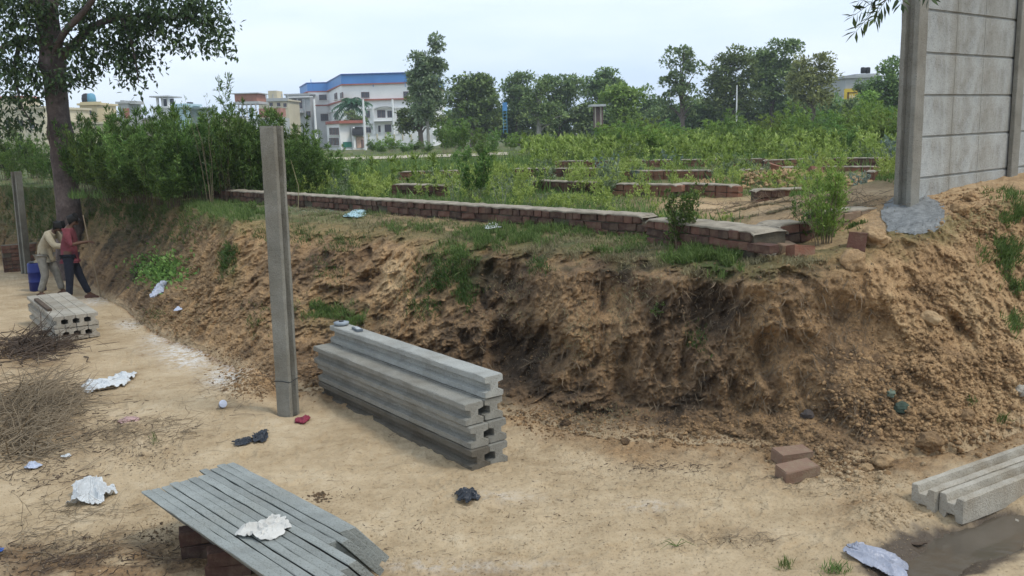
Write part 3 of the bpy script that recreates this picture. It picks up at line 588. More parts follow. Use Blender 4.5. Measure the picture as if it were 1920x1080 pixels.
for q, (px, py, yw, tl_, mt, sz, lb) in enumerate([(1468, 470, .5, .2, M_brick3, (.22, .15, .12), 'broken orange brick under the wall stub, left of its neighbour'), (1500, 474, .2, -.15, M_brick2, (.2, .15, .12), 'broken reddish brick under the wall stub, right of its neighbour'), (1604, 462, 1.2, .1, M_brick, (.16, .16, .18), 'dark squared masonry lump sticking out of the bank right of the gap')]):
    lone_brick(px, py, yw, lb, mt, -.04, sz, 'loose masonry at the gap', (tl_, .1))
# foundation rows in the field
rows = [(735, 345, 832, 347, 2), (1148, 344, 1268, 346, 2), (1262, 343, 1372, 347, 2), (1418, 356, 1520, 352, 2), (1395, 318, 1500, 312, 2), (1435, 300, 1560, 296, 2), (1560, 296, 1680, 296, 2), (1040, 302, 1210, 300, 2), (1220, 300, 1430, 297, 2), (960, 316, 1150, 315, 2), (1640, 320, 1700, 317, 2), (745, 322, 860, 319, 2), (1000, 338, 1110, 341, 2), (1170, 320, 1330, 319, 2), (1540, 312, 1640, 312, 1)]
places = ['left of the green sapling', 'in the weeds at the middle', 'right of the middle bluish weeds', 'just behind the bare patch', 'beside the rubble mound', 'behind the rubble mound', 'at the far right near the post', 'far off in the middle', 'far off right of the middle', 'half hidden behind the grey bush', 'beside the right wall post', 'far left beyond the sapling', 'just right of the thin grey bush', 'behind the bluish bushes', 'left of the right wall post']
for i, (x0, y0, x1, y1, c) in enumerate(rows):
    a, b = atZ(x0, y0, 1.42+.09*c+.02), atZ(x1, y1, 1.42+.09*c+.02)
    brick_wall('foundation_row', a, b, 1.42+.09*c+.03, c, .24, 'low red brick foundation row '+places[i], seed=20+i, hl=.22, ch=.11, mat=M_brick2 if i % 3 else M_brick, stretch_low=False, cat='foundation')
# ================================================ PEOPLE
def skin_obj(name, J, E, R, mat, parent, sub=2, root=0):
    me = bpy.data.meshes.new(name); me.from_pydata([tuple(j) for j in J], E, []); me.materials.append(mat); o = link(name, me, parent)
    md = o.modifiers.new('Skin', 'SKIN'); md.use_smooth_shade = True
    for i, s in enumerate(me.skin_vertices[0].data):
        r = R[i]; s.radius = (r, r) if not isinstance(r, tuple) else r; s.use_root = (i == root)
    sb = o.modifiers.new('Sub', 'SUBSURF'); sb.levels = sub; sb.render_levels = sub
    return o
M_skin = plain('skin', (.12, .065, .042), .6, .15, 8); M_hair = plain('hair', (.012, .011, .010), .6, .3, 40)
M_pink = plain('pink_shirt', (.17, .045, .055), .9, .25, 14, .01); M_beige = plain('beige_shirt', (.40, .35, .25), .9, .2, 14, .01)  # beige is darkened, shade put into the shirt colour
M_navy = plain('navy_trousers', (.014, .017, .028), .9, .3, 14, .01); M_gtr = plain('grey_trousers', (.24, .23, .20), .9, .25, 14, .01); M_shoe = plain('sandal', (.10, .05, .035), .7, .3, 8)
def hand(B, wr, d, side, s=1.0):                           # palm + five fingers rooted in the wrist
    wr = Vector(wr); d = Vector(d).normalized(); a = d.cross(Vector((0, 0, 1))).normalized() if abs(d.z) < .9 else Vector((1, 0, 0)); a *= side; n = a.cross(d)
    J, E, R = B; i0 = len(J)-1
    w = len(J); J.append(wr+d*.045*s); E.append((w-1, w)); R.append((.034*s, .018*s))
    for k in range(4):
        b = wr+d*.085*s+a*((k-1.5)*.021*s); i = len(J); J.append(b); E.append((w, i)); R.append(.0105*s); ln = (.062, .072, .068, .052)[k]*s
        J.append(b+d*ln*.6-Vector((0, 0, .012*s))); E.append((i, i+1)); R.append(.009*s); J.append(b+d*ln-Vector((0, 0, .034*s))); E.append((i+1, i+2)); R.append(.0075*s)
    i = len(J); J.append(wr+d*.045*s-a*.035*s); E.append((w, i)); R.append(.012*s); J.append(wr+d*.085*s-a*.052*s-Vector((0, 0, .012))); E.append((i, i+1)); R.append(.0095*s)
def person(foot, yaw, lab, K, shirt, trous, bend, shoes=True):
    root = empty('person', foot, (0, 0, yaw), lab, 'person'); root.scale = (.95,)*3
    g = {k: Vector(v) for k, v in K.items() if k != 'slv'}
    J = [g['hip'], g['waist'], g['chest'], g['neck'], g['nk2']]; E = [(0, 1), (1, 2), (2, 3), (3, 4)]; R = [(.13, .105), (.125, .095), (.15, .105), (.062, .06), (.05, .05)]
    # head with cranium, face, nose, chin
    hd, fw = g['head'], g['face'].normalized(); up = (g['head']-g['nk2']).normalized()
    J.append(hd); E.append((4, 5)); R.append((.078, .088)); J.append(hd+up*.07); E.append((5, 6)); R.append((.07, .078)); J.append(hd+fw*.052-up*.045); E.append((5, 7)); R.append((.045, .05)); J.append(hd+fw*.102-up*.004); E.append((7, 8)); R.append((.014, .016))
    def chain(base, pts, rad, to=None):
        for p, r in zip(pts, rad): J.append(Vector(p)); E.append((base, len(J)-1)); R.append(r); base = len(J)-1
        return base
    for s, n in ((1, 'l'), (-1, 'r')):
        chain(2, [g['sh'+n], g['el'+n], g['wr'+n]], [.058, .043, .028]); hand((J, E, R), g['wr'+n], g['wr'+n]-g['el'+n], s)
        chain(0, [g['hp'+n], g['kn'+n], g['an'+n], g['to'+n]], [.088, .06, .04, .032])
    body = skin_obj('body', J, E, R, M_skin, root, 1)
    # clothes
    Js = [g['hip']+Vector((0, 0, -.12)), g['hip'], g['waist'], g['chest'], g['neck']-(g['neck']-g['chest'])*.25]; Es = [(0, 1), (1, 2), (2, 3), (3, 4)]; Rs = [(.18, .145), (.172, .14), (.16, .13), (.172, .13), (.075, .08)]
    for n in 'lr':
        a, b, c = g['sh'+n], g['el'+n], g['wr'+n]; i = len(Js); Js += [a, b, b+(c-b)*K.get('slv', .1)]; Es += [(3, i), (i, i+1), (i+1, i+2)]; Rs += [.080, .068, .062]
    skin_obj('shirt', Js, Es, Rs, shirt, root, 2, 1)
    Jt = [g['hip']+Vector((0, 0, .02))]; Et = []; Rt = [(.15, .12)]
    for n in 'lr':
        i = len(Jt); a, b, c = g['hp'+n], g['kn'+n], g['an'+n]; Jt += [a, a+(b-a)*.5, b, b+(c-b)*.55, c+Vector((0, 0, .02))]; Et += [(0, i), (i, i+1), (i+1, i+2), (i+2, i+3), (i+3, i+4)]; Rt += [.115, .10, .082, .072, .070]
    skin_obj('trousers', Jt, Et, Rt, trous, root, 2, 0)
    skin_obj('hair', [hd-fw*.03+up*.01, hd-fw*.012+up*.075, hd+fw*.03+up*.095, hd-fw*.06-up*.03], [(0, 1), (1, 2), (0, 3)], [(.083, .09), (.078, .083), (.055, .06), (.06, .068)], M_hair, root, 2)
    for s_ in (1, -1):
        e_ = link('ear', None) if False else None
    for n in 'lr':
        m = MB(); t_ = g['to'+n]; a_ = g['an'+n]; dd = (t_-a_); dd.z = 0; dd.normalize(); sd_ = Vector((-dd.y, dd.x, 0)); P = []
        for (u_, hw, hh) in ((-.09, .034, .05), (-.03, .042, .075), (.06, .048, .055), (.13, .048, .038), (.175, .034, .022)):
            for sgn, z in ((-1, 0), (1, 0), (1, hh), (-1, hh)): q = a_+dd*u_+sd_*sgn*hw*(1 if z == 0 else .8); P.append((q.x, q.y, z-.0))
        Fs = [(3, 2, 1, 0), (16, 17, 18, 19)]+[(k*4+j, k*4+(j+1) % 4, (k+1)*4+(j+1) % 4, (k+1)*4+j) for k in range(4) for j in range(4)]
        m.add(P, Fs); link('shoe', m.mesh('shoe', M_shoe), root)
    return root
# both face local +x; man in pink shirt looks down at a staff held before him
KA = dict(hip=(0, 0, .92), waist=(.0, 0, 1.10), chest=(.03, 0, 1.32), neck=(.06, 0, 1.48), nk2=(.10, 0, 1.54), head=(.155, 0, 1.60), face=(.8, 0, -.6),
 shl=(.03, .19, 1.41), ell=(.08, .24, 1.13), wrl=(.33, .12, 1.14), shr=(.03, -.19, 1.41), elr=(.10, -.24, 1.14), wrr=(.34, -.10, 1.17),
 hpl=(0, .09, .86), knl=(.12, .12, .47), anl=(.25, .14, .08), tol=(.37, .16, .03), hpr=(0, -.09, .86), knr=(-.02, -.11, .46), anr=(-.06, -.13, .08), tor=(.07, -.16, .03), slv=.12)
fa = onlane(140, 562); person(fa, math.radians(12), 'man in a pink-red shirt and dark trousers, head bowed over a staff', KA, M_pink, M_navy, 0)
KB = dict(hip=(0, 0, .88), waist=(.03, 0, 1.04), chest=(.16, 0, 1.24), neck=(.28, 0, 1.37), nk2=(.33, 0, 1.41), head=(.40, 0, 1.44), face=(.6, 0, -.9),
 shl=(.20, .18, 1.32), ell=(.34, .22, 1.08), wrl=(.55, .14, 1.02), shr=(.20, -.18, 1.32), elr=(.36, -.22, 1.07), wrr=(.56, -.12, 1.05),
 hpl=(0, .09, .82), knl=(.16, .12, .45), anl=(.22, .14, .08), tol=(.34, .16, .03), hpr=(0, -.09, .82), knr=(.03, -.11, .44), anr=(-.10, -.13, .08), tor=(.02, -.15, .03), slv=.95)
fb = onlane(92, 554); person(fb, math.radians(-2), 'bent man in a beige shirt and grey trousers behind the pink-shirted man', KB, M_beige, M_gtr, 0)
# staff held by the pink-shirted man
a = Vector(fa)+Vector((math.cos(.21)*.42, math.sin(.21)*.42, 0)); V, Fs = tube([(0, 0, 0), (0, 0, .8), (.02, 0, 1.62)], [.014, .014, .012], 6); m = MB(); m.add(V, Fs)
o = link('staff', m.mesh('staff', M_twig)); o.location = a+Vector((.06, .0, 0)); o.rotation_euler = (0, -.12, 0); tag(o, 'thin brown staff held upright by the man in the pink shirt', 'staff')
# blue drum
p = onlane(72, 545); m = MB(); V, Fs = lathe([(.20, 0), (.225, .02), (.225, .27), (.235, .285), (.225, .30), (.225, .56), (.235, .575), (.225, .59), (.22, .82), (.20, .85), (.0, .85)], 20); m.add(V, Fs)
dr = empty('drum', p, (0, 0, 0), 'blue plastic drum standing behind the man in grey trousers', 'drum'); dr.scale = (.72, .72, .70); link('barrel', m.mesh('barrel', plain('blue_plastic', (.01, .018, .12), .4, .15, 3), True), dr)
m = MB(); V, Fs = lathe([(.18, .85), (.185, .88), (.17, .89), (.0, .89)], 20); m.add(V, Fs); link('lid', m.mesh('lid', M_black), dr)
# dark retaining ledge beyond the far post
p0, p1 = onlane(8, 512), onlane(90, 506); brick_wall('brick_wall', p0, p1, p0[2]+.72, 7, .35, 'dark moss-stained low wall behind the far leaning post', seed=77, ch=.1, hl=.2, mat=M_brick, cap=False)
# ================================================ FAR BUILDINGS
def gp(px, d): return atY(px, 260, d)[:2]
def wall_hit(px, py, A, B):
    d = ray(px, py); A = np.array(A); B = np.array(B); n = np.array([-(B-A)[1], (B-A)[0]]); t = np.dot(n, A-CAM[:2])/np.dot(n, d[:2]); return CAM+d*t
def prism(name, pts, z0, z1, mat, parent=None):
    n = len(pts); ar = sum(pts[i][0]*pts[(i+1) % n][1]-pts[(i+1) % n][0]*pts[i][1] for i in range(n))
    if ar < 0: pts = pts[::-1]
    V = [(x, y, z0) for x, y in pts]+[(x, y, z1) for x, y in pts]; m = MB(); m.add(V, [tuple(reversed(range(n))), tuple(range(n, 2*n))]+[(i, (i+1) % n, (i+1) % n+n, i+n) for i in range(n)]); return link(name, m.mesh(name, mat), parent)
def quadbox(name, A, B, x0, y0, x1, y1, mat, parent, proud=.06, thick=.12):
    """box on the wall plane A-B covering photo rectangle (x0,y0)-(x1,y1), seen square on"""
    A = np.array(A); B = np.array(B); P = wall_hit(x0, (y0+y1)/2, A, B); Q = wall_hit(x1, (y0+y1)/2, A, B); zt = wall_hit((x0+x1)/2, y0, A, B)[2]; zb = wall_hit((x0+x1)/2, y1, A, B)[2]
    d = (Q-P)[:2]; n = np.array([d[1], -d[0]]); n /= np.linalg.norm(n); n *= -np.sign(np.dot(n, P[:2]-CAM[:2]))
    f0, f1 = P[:2]+n*proud, Q[:2]+n*proud; b0, b1 = P[:2]+n*(proud-thick), Q[:2]+n*(proud-thick)
    V = [(*f0, zb), (*f1, zb), (*b1, zb), (*b0, zb), (*f0, zt), (*f1, zt), (*b1, zt), (*b0, zt)]; m = MB(); m.add(V, [(3, 2, 1, 0), (4, 5, 6, 7), (0, 1, 5, 4), (1, 2, 6, 5), (2, 3, 7, 6), (3, 0, 4, 7)]); return link(name, m.mesh(name, mat), parent)
def window(root, A, B, x0, y0, x1, y1, nm=2, fmat=None):
    fr = quadbox('window', A, B, x0-.6, y0-.6, x1+.6, y1+.8, fmat or M_frame, root, .08, .1)
    nw = max(1, nm); wpx = (x1-x0)/nw
    for k in range(nw): quadbox('pane', A, B, x0+k*wpx+.35, y0+.3, x0+(k+1)*wpx-.35, y1-.3, M_glass, fr, .10, .1)
    quadbox('sill', A, B, x0-1, y1+.9, x1+1, y1+1.6, M_white, fr, .3, .3)
# main white building
bl_ = empty('building', label='large white three-storey building with blue sheet parapet and red bands', cat='building')
FP = [gp(569, 186), gp(584, 172), gp(621, 172), gp(646, 150), gp(812, 150), gp(836, 190), gp(575, 192)]
FP = [(float(a), float(b)) for a, b in FP]; cxy = np.mean(FP, 0)
def grow(s): return [tuple(np.array(p)+(np.array(p)-cxy)/np.linalg.norm(np.array(p)-cxy)*s) for p in FP]
zt, zb_ = 11.7, 10.15
prism('wall', FP, -.6, zb_, M_white, bl_); prism('parapet', grow(.15), zb_, zt, M_blue, bl_); prism('parapet_rim', grow(.3), zt, zt+.22, plain('dark_blue_trim', (.03, .09, .28), .5), bl_)
prism('red_band', grow(.35), zb_-.02, zb_+.18, M_red, bl_); prism('red_band', grow(.45), 7.6, 7.85, M_red, bl_); prism('ledge', grow(.3), 6.3, 6.45, M_white, bl_); prism('ledge', grow(.3), 3.9, 4.1, M_white, bl_)
for i in range(5):
    a, b = FP[i], FP[i+1] if i < 5 else FP[0]
for (xx) in (584, 621, 646, 700, 760): quadbox('parapet_joint', FP[3] if xx > 646 else FP[1], FP[4] if xx > 646 else FP[2], xx-.5, 149, xx+.5, 163 if xx > 646 else 169, M_blue, bl_, .32, .1)
A, B = FP[3], FP[4]; C_, D_ = FP[1], FP[2]; E_, F_ = FP[2], FP[3]
for (x0, y0, x1, y1, n) in [(678, 173, 684, 183, 2), (685, 173, 692, 183, 2), (757, 172, 765, 183, 3), (687, 208, 693, 220, 2), (708, 207, 715, 220, 3), (716, 207, 722, 220, 2), (727, 208, 738, 220, 3), (722, 234, 733, 247, 3), (710, 236, 713, 247, 1), (687, 239, 695, 248, 2), (745, 210, 752, 221, 2), (748, 236, 756, 247, 2)]: window(bl_, A, B, x0, y0, x1, y1, n)
for (x0, y0, x1, y1, n) in [(599, 178, 612, 187, 4), (602, 214, 615, 226, 4)]: window(bl_, C_, D_, x0, y0, x1, y1, n)
for (x0, y0, x1, y1, n) in [(628, 175, 632, 186, 2), (639, 174, 643, 184, 2), (629, 212, 634, 224, 2)]: window(bl_, E_, F_, x0, y0, x1, y1, n)
quadbox('pilaster', A, B, 700, 200, 703, 252, M_white, bl_, .5, .5); quadbox('pilaster', A, B, 741, 200, 744, 252, M_white, bl_, .5, .5)
m = MB(); P = []                                           # arch hood over the balcony windows
for q in np.linspace(0, math.pi, 13): P.append(wall_hit(724-math.cos(q)*19, 206-math.sin(q)*6, A, B)-np.array([0, .9, 0]))
V, Fs = tube(P, .16, 5); m.add(V, Fs); link('arch_hood', m.mesh('arch_hood', M_grey), bl_)
quadbox('balcony_rail', A, B, 703, 221, 741, 226, M_white, bl_, 1.0, .12); quadbox('balcony_floor', A, B, 702, 226, 742, 227.5, M_white, bl_, 1.1, 1.1)
# gate house
gh = empty('gatehouse', label='small white gatehouse with red roof edge and green board before the white building', cat='building'); dg = 112
a0, a1, a2 = gp(614, dg+6), gp(638, dg), gp(681, dg+3); zz = lambda py, px, d: atY(px, py, d)[2]
zt = zz(231, 660, dg); prism('wall', [tuple(a0), tuple(a1), tuple(a2), tuple(gp(682, dg+12)), tuple(gp(616, dg+14))], -.5, zt, M_white, gh)
prism('roof_slab', [tuple(gp(612, dg+5.5)), tuple(gp(638, dg-.8)), tuple(gp(685, dg+2.2)), tuple(gp(685, dg+13)), tuple(gp(612, dg+15))], zt, zt+.35, M_red, gh)
for (x0, y0, x1, y1) in [(619, 240, 623, 252), (625, 240, 629, 252), (631, 240, 635, 252), (619, 259, 623, 272), (625, 259, 629, 272), (631, 259, 635, 272)]: window(gh, a0, a1, x0, y0, x1, y1, 2)
quadbox('green_board', a1, a2, 643, 266, 658, 276, M_dgreen, gh, .15, .1); quadbox('doorway', a1, a2, 668, 256, 682, 277, plain('peach_render', (.62, .42, .32), .8), gh, .12, .1); quadbox('door', a1, a2, 676, 262, 680, 277, M_frame, gh, .2, .1)
quadbox('column', a1, a2, 657.5, 238, 661, 278, M_white, gh, .5, .3)
# dark awning as a half barrel
m = MB(); c0 = wall_hit(664, 254, a1, a2); c1 = wall_hit(686, 254, a1, a2); rr = .95; V = []; n = 9
for e_ in (c0, c1):
    for q in np.linspace(0, math.pi/2, n): V.append((e_[0], e_[1]-1.5*math.cos(q)-.05, e_[2]+1.05*math.sin(q)))
    V.append((e_[0], e_[1]-.05, e_[2]))
k = n+1; m.add(V, [(i, i+1, i+1+k, i+k) for i in range(n)]+[tuple(range(k)), tuple(reversed(range(k, 2*k))), (0, k, 2*k-1, k-1)]); link('awning', m.mesh('awning', M_black), gh)
def simple_building(name, lab, x0, x1, ytop, d, mat, depth=10, wins=(), extra=None, zlow=-1.0, roofm=None, cat='building'):
    r = empty(name, label=lab, cat=cat); A, B = gp(x0, d), gp(x1, d); z1 = zz(ytop, (x0+x1)/2, d); A = tuple(A); B = (B[0], d)
    prism('wall', [A, B, (B[0], d+depth), (A[0], d+depth)], zlow, z1, mat, r)
    prism('roof_slab', [(A[0]-.25, d-.25), (B[0]+.25, d-.25), (B[0]+.25, d+depth+.2), (A[0]-.25, d+depth+.2)], z1, z1+.25, roofm or mat, r)
    for w_ in wins: window(r, A, B, *w_)
    return r, A, B, z1
r, A, B, z1 = simple_building('building', 'grey flat-roofed two-storey block joined left of the white building', 541, 586, 178, 168, M_grey, 12, [(548, 186, 556, 203, 2), (560, 186, 566, 203, 2), (575, 209, 582, 220, 2), (548, 216, 556, 228, 2)])
quadbox('ledge', A, B, 540, 181, 587, 183, M_white, r, .5, .5); quadbox('ledge', A, B, 540, 208, 570, 212, M_steel, r, 1.6, 1.6); quadbox('pipe', A, B, 572, 184, 573, 240, M_steel, r, .3, .2)
# brick box on stilts
r = empty('building', label='brick rooftop room raised on slim pillars left of the grey block', cat='building'); d = 130; A, B = tuple(gp(446, d)), tuple(gp(487, d))
prism('brick_room', [A, B, (B[0], d+5), (A[0], d+5)], zz(190, 466, d), zz(176, 466, d), plain('far_brick', (.36, .17, .12), .9, .2, 1), r); prism('roof_slab', [(A[0]-.4, d-.4), (B[0]+.4, d-.4), (B[0]+.4, d+5), (A[0]-.4, d+5)], zz(175.8, 466, d), zz(174, 466, d), M_grey, r)
prism('floor_slab', [(A[0]-.2, d-.3), (B[0]+.3, d-.3), (B[0]+.3, d+5), (A[0]-.2, d+5)], zz(195, 466, d), zz(190.3, 466, d), M_grey, r)
for xx in (448, 455, 463, 471, 480): quadbox('pillar', A, B, xx, 194, xx+1.6, 262, M_white, r, 0, .4)
quadbox('wall', A, B, 486, 203, 527, 219, plain('far_brick_wall', (.38, .19, .14), .9, .2, 1), r, .2, 3); quadbox('lower_wall', A, B, 444, 222, 530, 262, M_grey, r, -.5, 4)
r, A, B, z1 = simple_building('building', 'beige house with cluttered roof terrace behind the brick rooftop room', 490, 545, 190, 150, M_cream, 8, [(506, 193, 511, 199, 2), (520, 193, 525, 199, 2), (532, 194, 537, 200, 2)])
quadbox('stair_room', A, B, 503, 170, 519, 190, M_cream, r, 0, 4); quadbox('parapet', A, B, 497, 184, 540, 190, M_grey, r, .3, .3)
for xx in (500, 512, 528, 540): quadbox('post', A, B, xx, 176, xx+1, 190, M_steel, r, .2, .2)
# left houses
r, A, B, z1 = simple_building('building', 'yellow house tower with two water tanks on its roof', 156, 187, 197, 120, M_yel, 6, [(166, 206, 171, 213, 1)])
quadbox('parapet', A, B, 153, 191, 191, 197, M_yel, r, .4, .3); quadbox('side_wall', A, B, 151, 193, 157, 250, M_grey, r, -.1, 5)
for xx, mt in ((163, M_black), (172, M_bluetank)):
    p = atY(xx, 195, 122); V, Fs = lathe([(.55, -.4), (.6, .3), (.52, .75), (.3, .95), (.0, 1.0)], 12); m = MB(); m.add(V, Fs); o = link('water_tank', m.mesh('water_tank', mt, True)); o.location = (p[0], p[1], z1+.62); tag(o, '%s water tank on the roof of the yellow house' % ('black' if mt == M_black else 'blue-green'), 'water tank', 'rooftop water tanks on the yellow house')
quadbox('roof_pad', A, B, 160, 192, 178, 197, M_yel, r, -1, 3)
r, A, B, z1 = simple_building('building', 'long low beige roofline stretching behind the left bushes', 128, 425, 224, 124, M_cream, 10, roofm=M_grey)
r, A, B, z1 = simple_building('building', 'unfinished brick stair tower beside the yellow house', 228, 247, 194, 118, M_grey, 4)
quadbox('brick_infill', A, B, 233, 203, 243, 222, plain('far_infill', (.40, .17, .13), .9), r, .08, .1); quadbox('broken_top', A, B, 226, 188, 233, 194, M_grey, r, .1, 3); quadbox('broken_top', A, B, 244, 189, 253, 195, M_grey, r, .1, 3)
r, A, B, z1 = simple_building('building', 'white rooftop lookout with wide flat canopy', 292, 320, 203, 122, M_white, 5)
for a_, b_ in ((293, 296), (302, 304), (313, 316)): quadbox('pillar', A, B, a_, 183, b_, 203, M_white, r, 0, .5)
quadbox('back_wall', A, B, 294, 184, 315, 203, M_glass, r, -2, .3); quadbox('canopy', A, B, 285, 180, 321, 182.5, M_grey, r, 1, 5)
r, A, B, z1 = simple_building('building', 'pale cyan rooftop room behind the bushes', 331, 356, 198, 120, M_cyan, 5, roofm=M_cyan); quadbox('eave', A, B, 327, 197, 361, 201, M_cyan, r, .5, .5)
for xx in (346, 350): quadbox('vent', A, B, xx, 191, xx+2.5, 197, M_black, r, -1, 1)
r, A, B, z1 = simple_building('building', 'small dark green-grey roof box right of the cyan room', 361, 386, 205, 121, plain('grey_green', (.2, .25, .23), .8), 5)
r, A, B, z1 = simple_building('building', 'cream building at the far left edge behind the tree', -60, 84, 205, 105, M_cream, 12, [(12, 226, 20, 240, 2), (36, 226, 44, 240, 2), (56, 226, 64, 240, 2)]); quadbox('red_parapet', A, B, -60, 184, 44, 205, M_cream, r, .2, 4); quadbox('red_edge', A, B, -60, 181, 45, 184.5, M_red, r, .4, 4)
r, A, B, z1 = simple_building('building', 'cream block between the tree trunk and the yellow house', 130, 152, 232, 110, M_cream, 8)
# right building with yellow painted sign
rb, A, B, z1 = simple_building('building', 'grey concrete building behind the trees with a yellow painted sign', 1582, 1650, 146, 110, M_grey, 10, roofm=M_grey); quadbox('upper_block', A, B, 1606, 138, 1650, 146, M_grey, rb, -.1, 6)
sg_ = quadbox('yellow_sign', A, B, 1582, 166, 1612, 208, plain('yellow_paint', (.66, .47, .05), .6, .12, .6), rb, .12, .1)
M_sgd = plain('dark_sign_paint', (.10, .055, .02), .7); M_sgw = plain('pale_sign_paint', (.7, .62, .4), .7)
for (x0, y0, x1, y1) in [(1588, 173, 1606, 175), (1588, 173, 1590.5, 190), (1591, 186, 1607, 189)]: quadbox('sign_stroke', A, B, x0, y0, x1, y1, M_sgd, sg_, .16, .1)
for (x0, y0, x1, y1) in [(1592, 178, 1594, 184), (1596, 177, 1598, 184), (1599, 180, 1601, 184), (1602, 177, 1604, 184), (1592, 192, 1596, 196), (1598, 191, 1600, 197), (1602, 192, 1606, 196)]: quadbox('sign_letter', A, B, x0, y0, x1, y1, M_sgw, sg_, .17, .1)
for xx in (1614, 1623):
    p = atY(xx+4, 138, 111.5); V, Fs = lathe([(.28, 0), (.30, .5), (.27, .7), (0, .75)], 10); m = MB(); m.add(V, Fs); o = link('water_tank', m.mesh('water_tank', M_black, True)); o.location = p+np.array([0, 0, .02]); tag(o, '%s dark water tank on the grey building at the right' % ('left' if xx == 1614 else 'right'), 'water tank', 'dark tanks on the grey building')
# blue lattice hoarding tower
r = empty('advert_tower', label='slim blue sign board on a steel lattice leg among the middle trees', cat='sign tower'); d = 78; A, B = tuple(gp(940, d)), tuple(gp(954, d))
quadbox('sign_board', A, B, 942, 192, 951, 208, plain('blue_board', (.10, .26, .50), .5, .3, 2), r, 0, .2)
for xx in (943, 950): quadbox('leg', A, B, xx, 208, xx+1, 250, M_bluetank, r, 0, .1)
for yy in range(212, 246, 6): quadbox('rung', A, B, 943, yy, 951, yy+1, M_bluetank, r, -.02, .06)
# small shed roof among right-middle trees
r = empty('shed', label='dark open shed with pale sloping roof under the domed tree', cat='shed'); d = 80; A, B = tuple(gp(1103, d)), tuple(gp(1133, d)); quadbox('roof', A, B, 1106, 196, 1134, 200, M_steel, r, 1, 3); quadbox('back_wall', A, B, 1113, 200, 1131, 240, M_frame, r, 0, .3)
for xx in (1114, 1124): quadbox('pillar', A, B, xx, 200, xx+2, 240, M_old, r, .8, .3)
# poles
for i, (px, y0, y1, d, lb) in enumerate([(593.5, 186, 262, 100, 'white utility pole in front of the left wing of the white building'), (686, 186, 285, 95, 'white utility pole right of the gatehouse'), (739.5, 186, 262, 105, 'white utility pole before the arched balcony'), (1381, 160, 215, 80, 'slim pale pole rising from the right hedge'), (1580, 190, 235, 100, 'pale pole at the left edge of the yellow sign')]):
    a, b = atY(px, y0, d), atY(px, y1, d); V, Fs = tube([(0, 0, 0), (0, 0, a[2]-b[2]+1.5)], [.16, .11] if px != 1381 else [.07, .05], 6); m = MB(); m.add(V, Fs); o = link('utility_pole', m.mesh('utility_pole', M_white)); o.location = (b[0], b[1], b[2]-1.5); tag(o, lb, 'pole', 'utility poles in the distance')
# pale compound wall / road edge in front of the white building
r = empty('compound_wall', label='low pale compound wall running in front of the white building', cat='wall'); A, B = tuple(gp(684, 100)), tuple(gp(905, 100)); quadbox('wall_panel', A, B, 690, 253, 905, 262, M_white, r, 0, .3)
for xx in range(690, 900, 16): quadbox('pier', A, B, xx, 251, xx+2, 263, M_cream, r, .1, .4)
# dirt road strip across the field
pts = [(600, 288), (760, 291), (900, 292), (760, 285), (630, 282)]; P = [atZ(x, y, zfield(np.array(0.), np.array(48.))+.02) for x, y in pts]
m = MB(); G = np.array([[atZ(x, y, 1.0) for x in np.linspace(590, 905, 30)] for y in (283, 286, 289, 291)]); G = []
for y in (40, 41.5, 43, 44.5): G.append([(x, y+.6*math.sin(x*.3), float(zfield(np.array(x), np.array(y)))+.03) for x in np.linspace(-9.5, 0, 30)])
o = link('dirt_path', mesh_np('dirt_path', G, grid_faces(4, 30), plain('pale_dirt', (.46, .40, .30), .9, .2, .6)), kind='structure'); o['label'] = 'pale dirt path crossing the field towards the white building'
# ================================================ VEGETATION
LEAF = (np.array([(0, 0, 0), (.5, .5, .06), (0, 1, 0), (-.5, .5, .06)]), np.array([(0, 1, 2, 3)]))            # unit leaf along +y
BLADE = (np.array([(-.5, 0, 0), (.5, 0, 0), (0, 1, 0)]), np.array([(0, 1, 2)]))
def orient(D, rs, roll=math.pi):                            # rotation matrices taking +y to directions D
    D = D/(np.linalg.norm(D, axis=1)[:, None]+1e-9); up = np.tile([0, 0, 1.0], (len(D), 1)); up += rs.normal(0, .35, D.shape); X = np.cross(D, up); X /= np.linalg.norm(X, axis=1)[:, None]+1e-9; Z = np.cross(X, D)
    return np.stack([X, D, Z], -1)
def leaves(P, D, ln, wd, rs, T=LEAF):
    R = orient(D, rs); n = len(P); s = np.stack([wd*np.ones(n), ln*np.ones(n), ln*np.ones(n)], 1); return scatter(T[0], T[1], P, R, s)
def tri2quad(F): return np.concatenate([F, F[:, -1:]], 1) if F.shape[1] == 3 else F
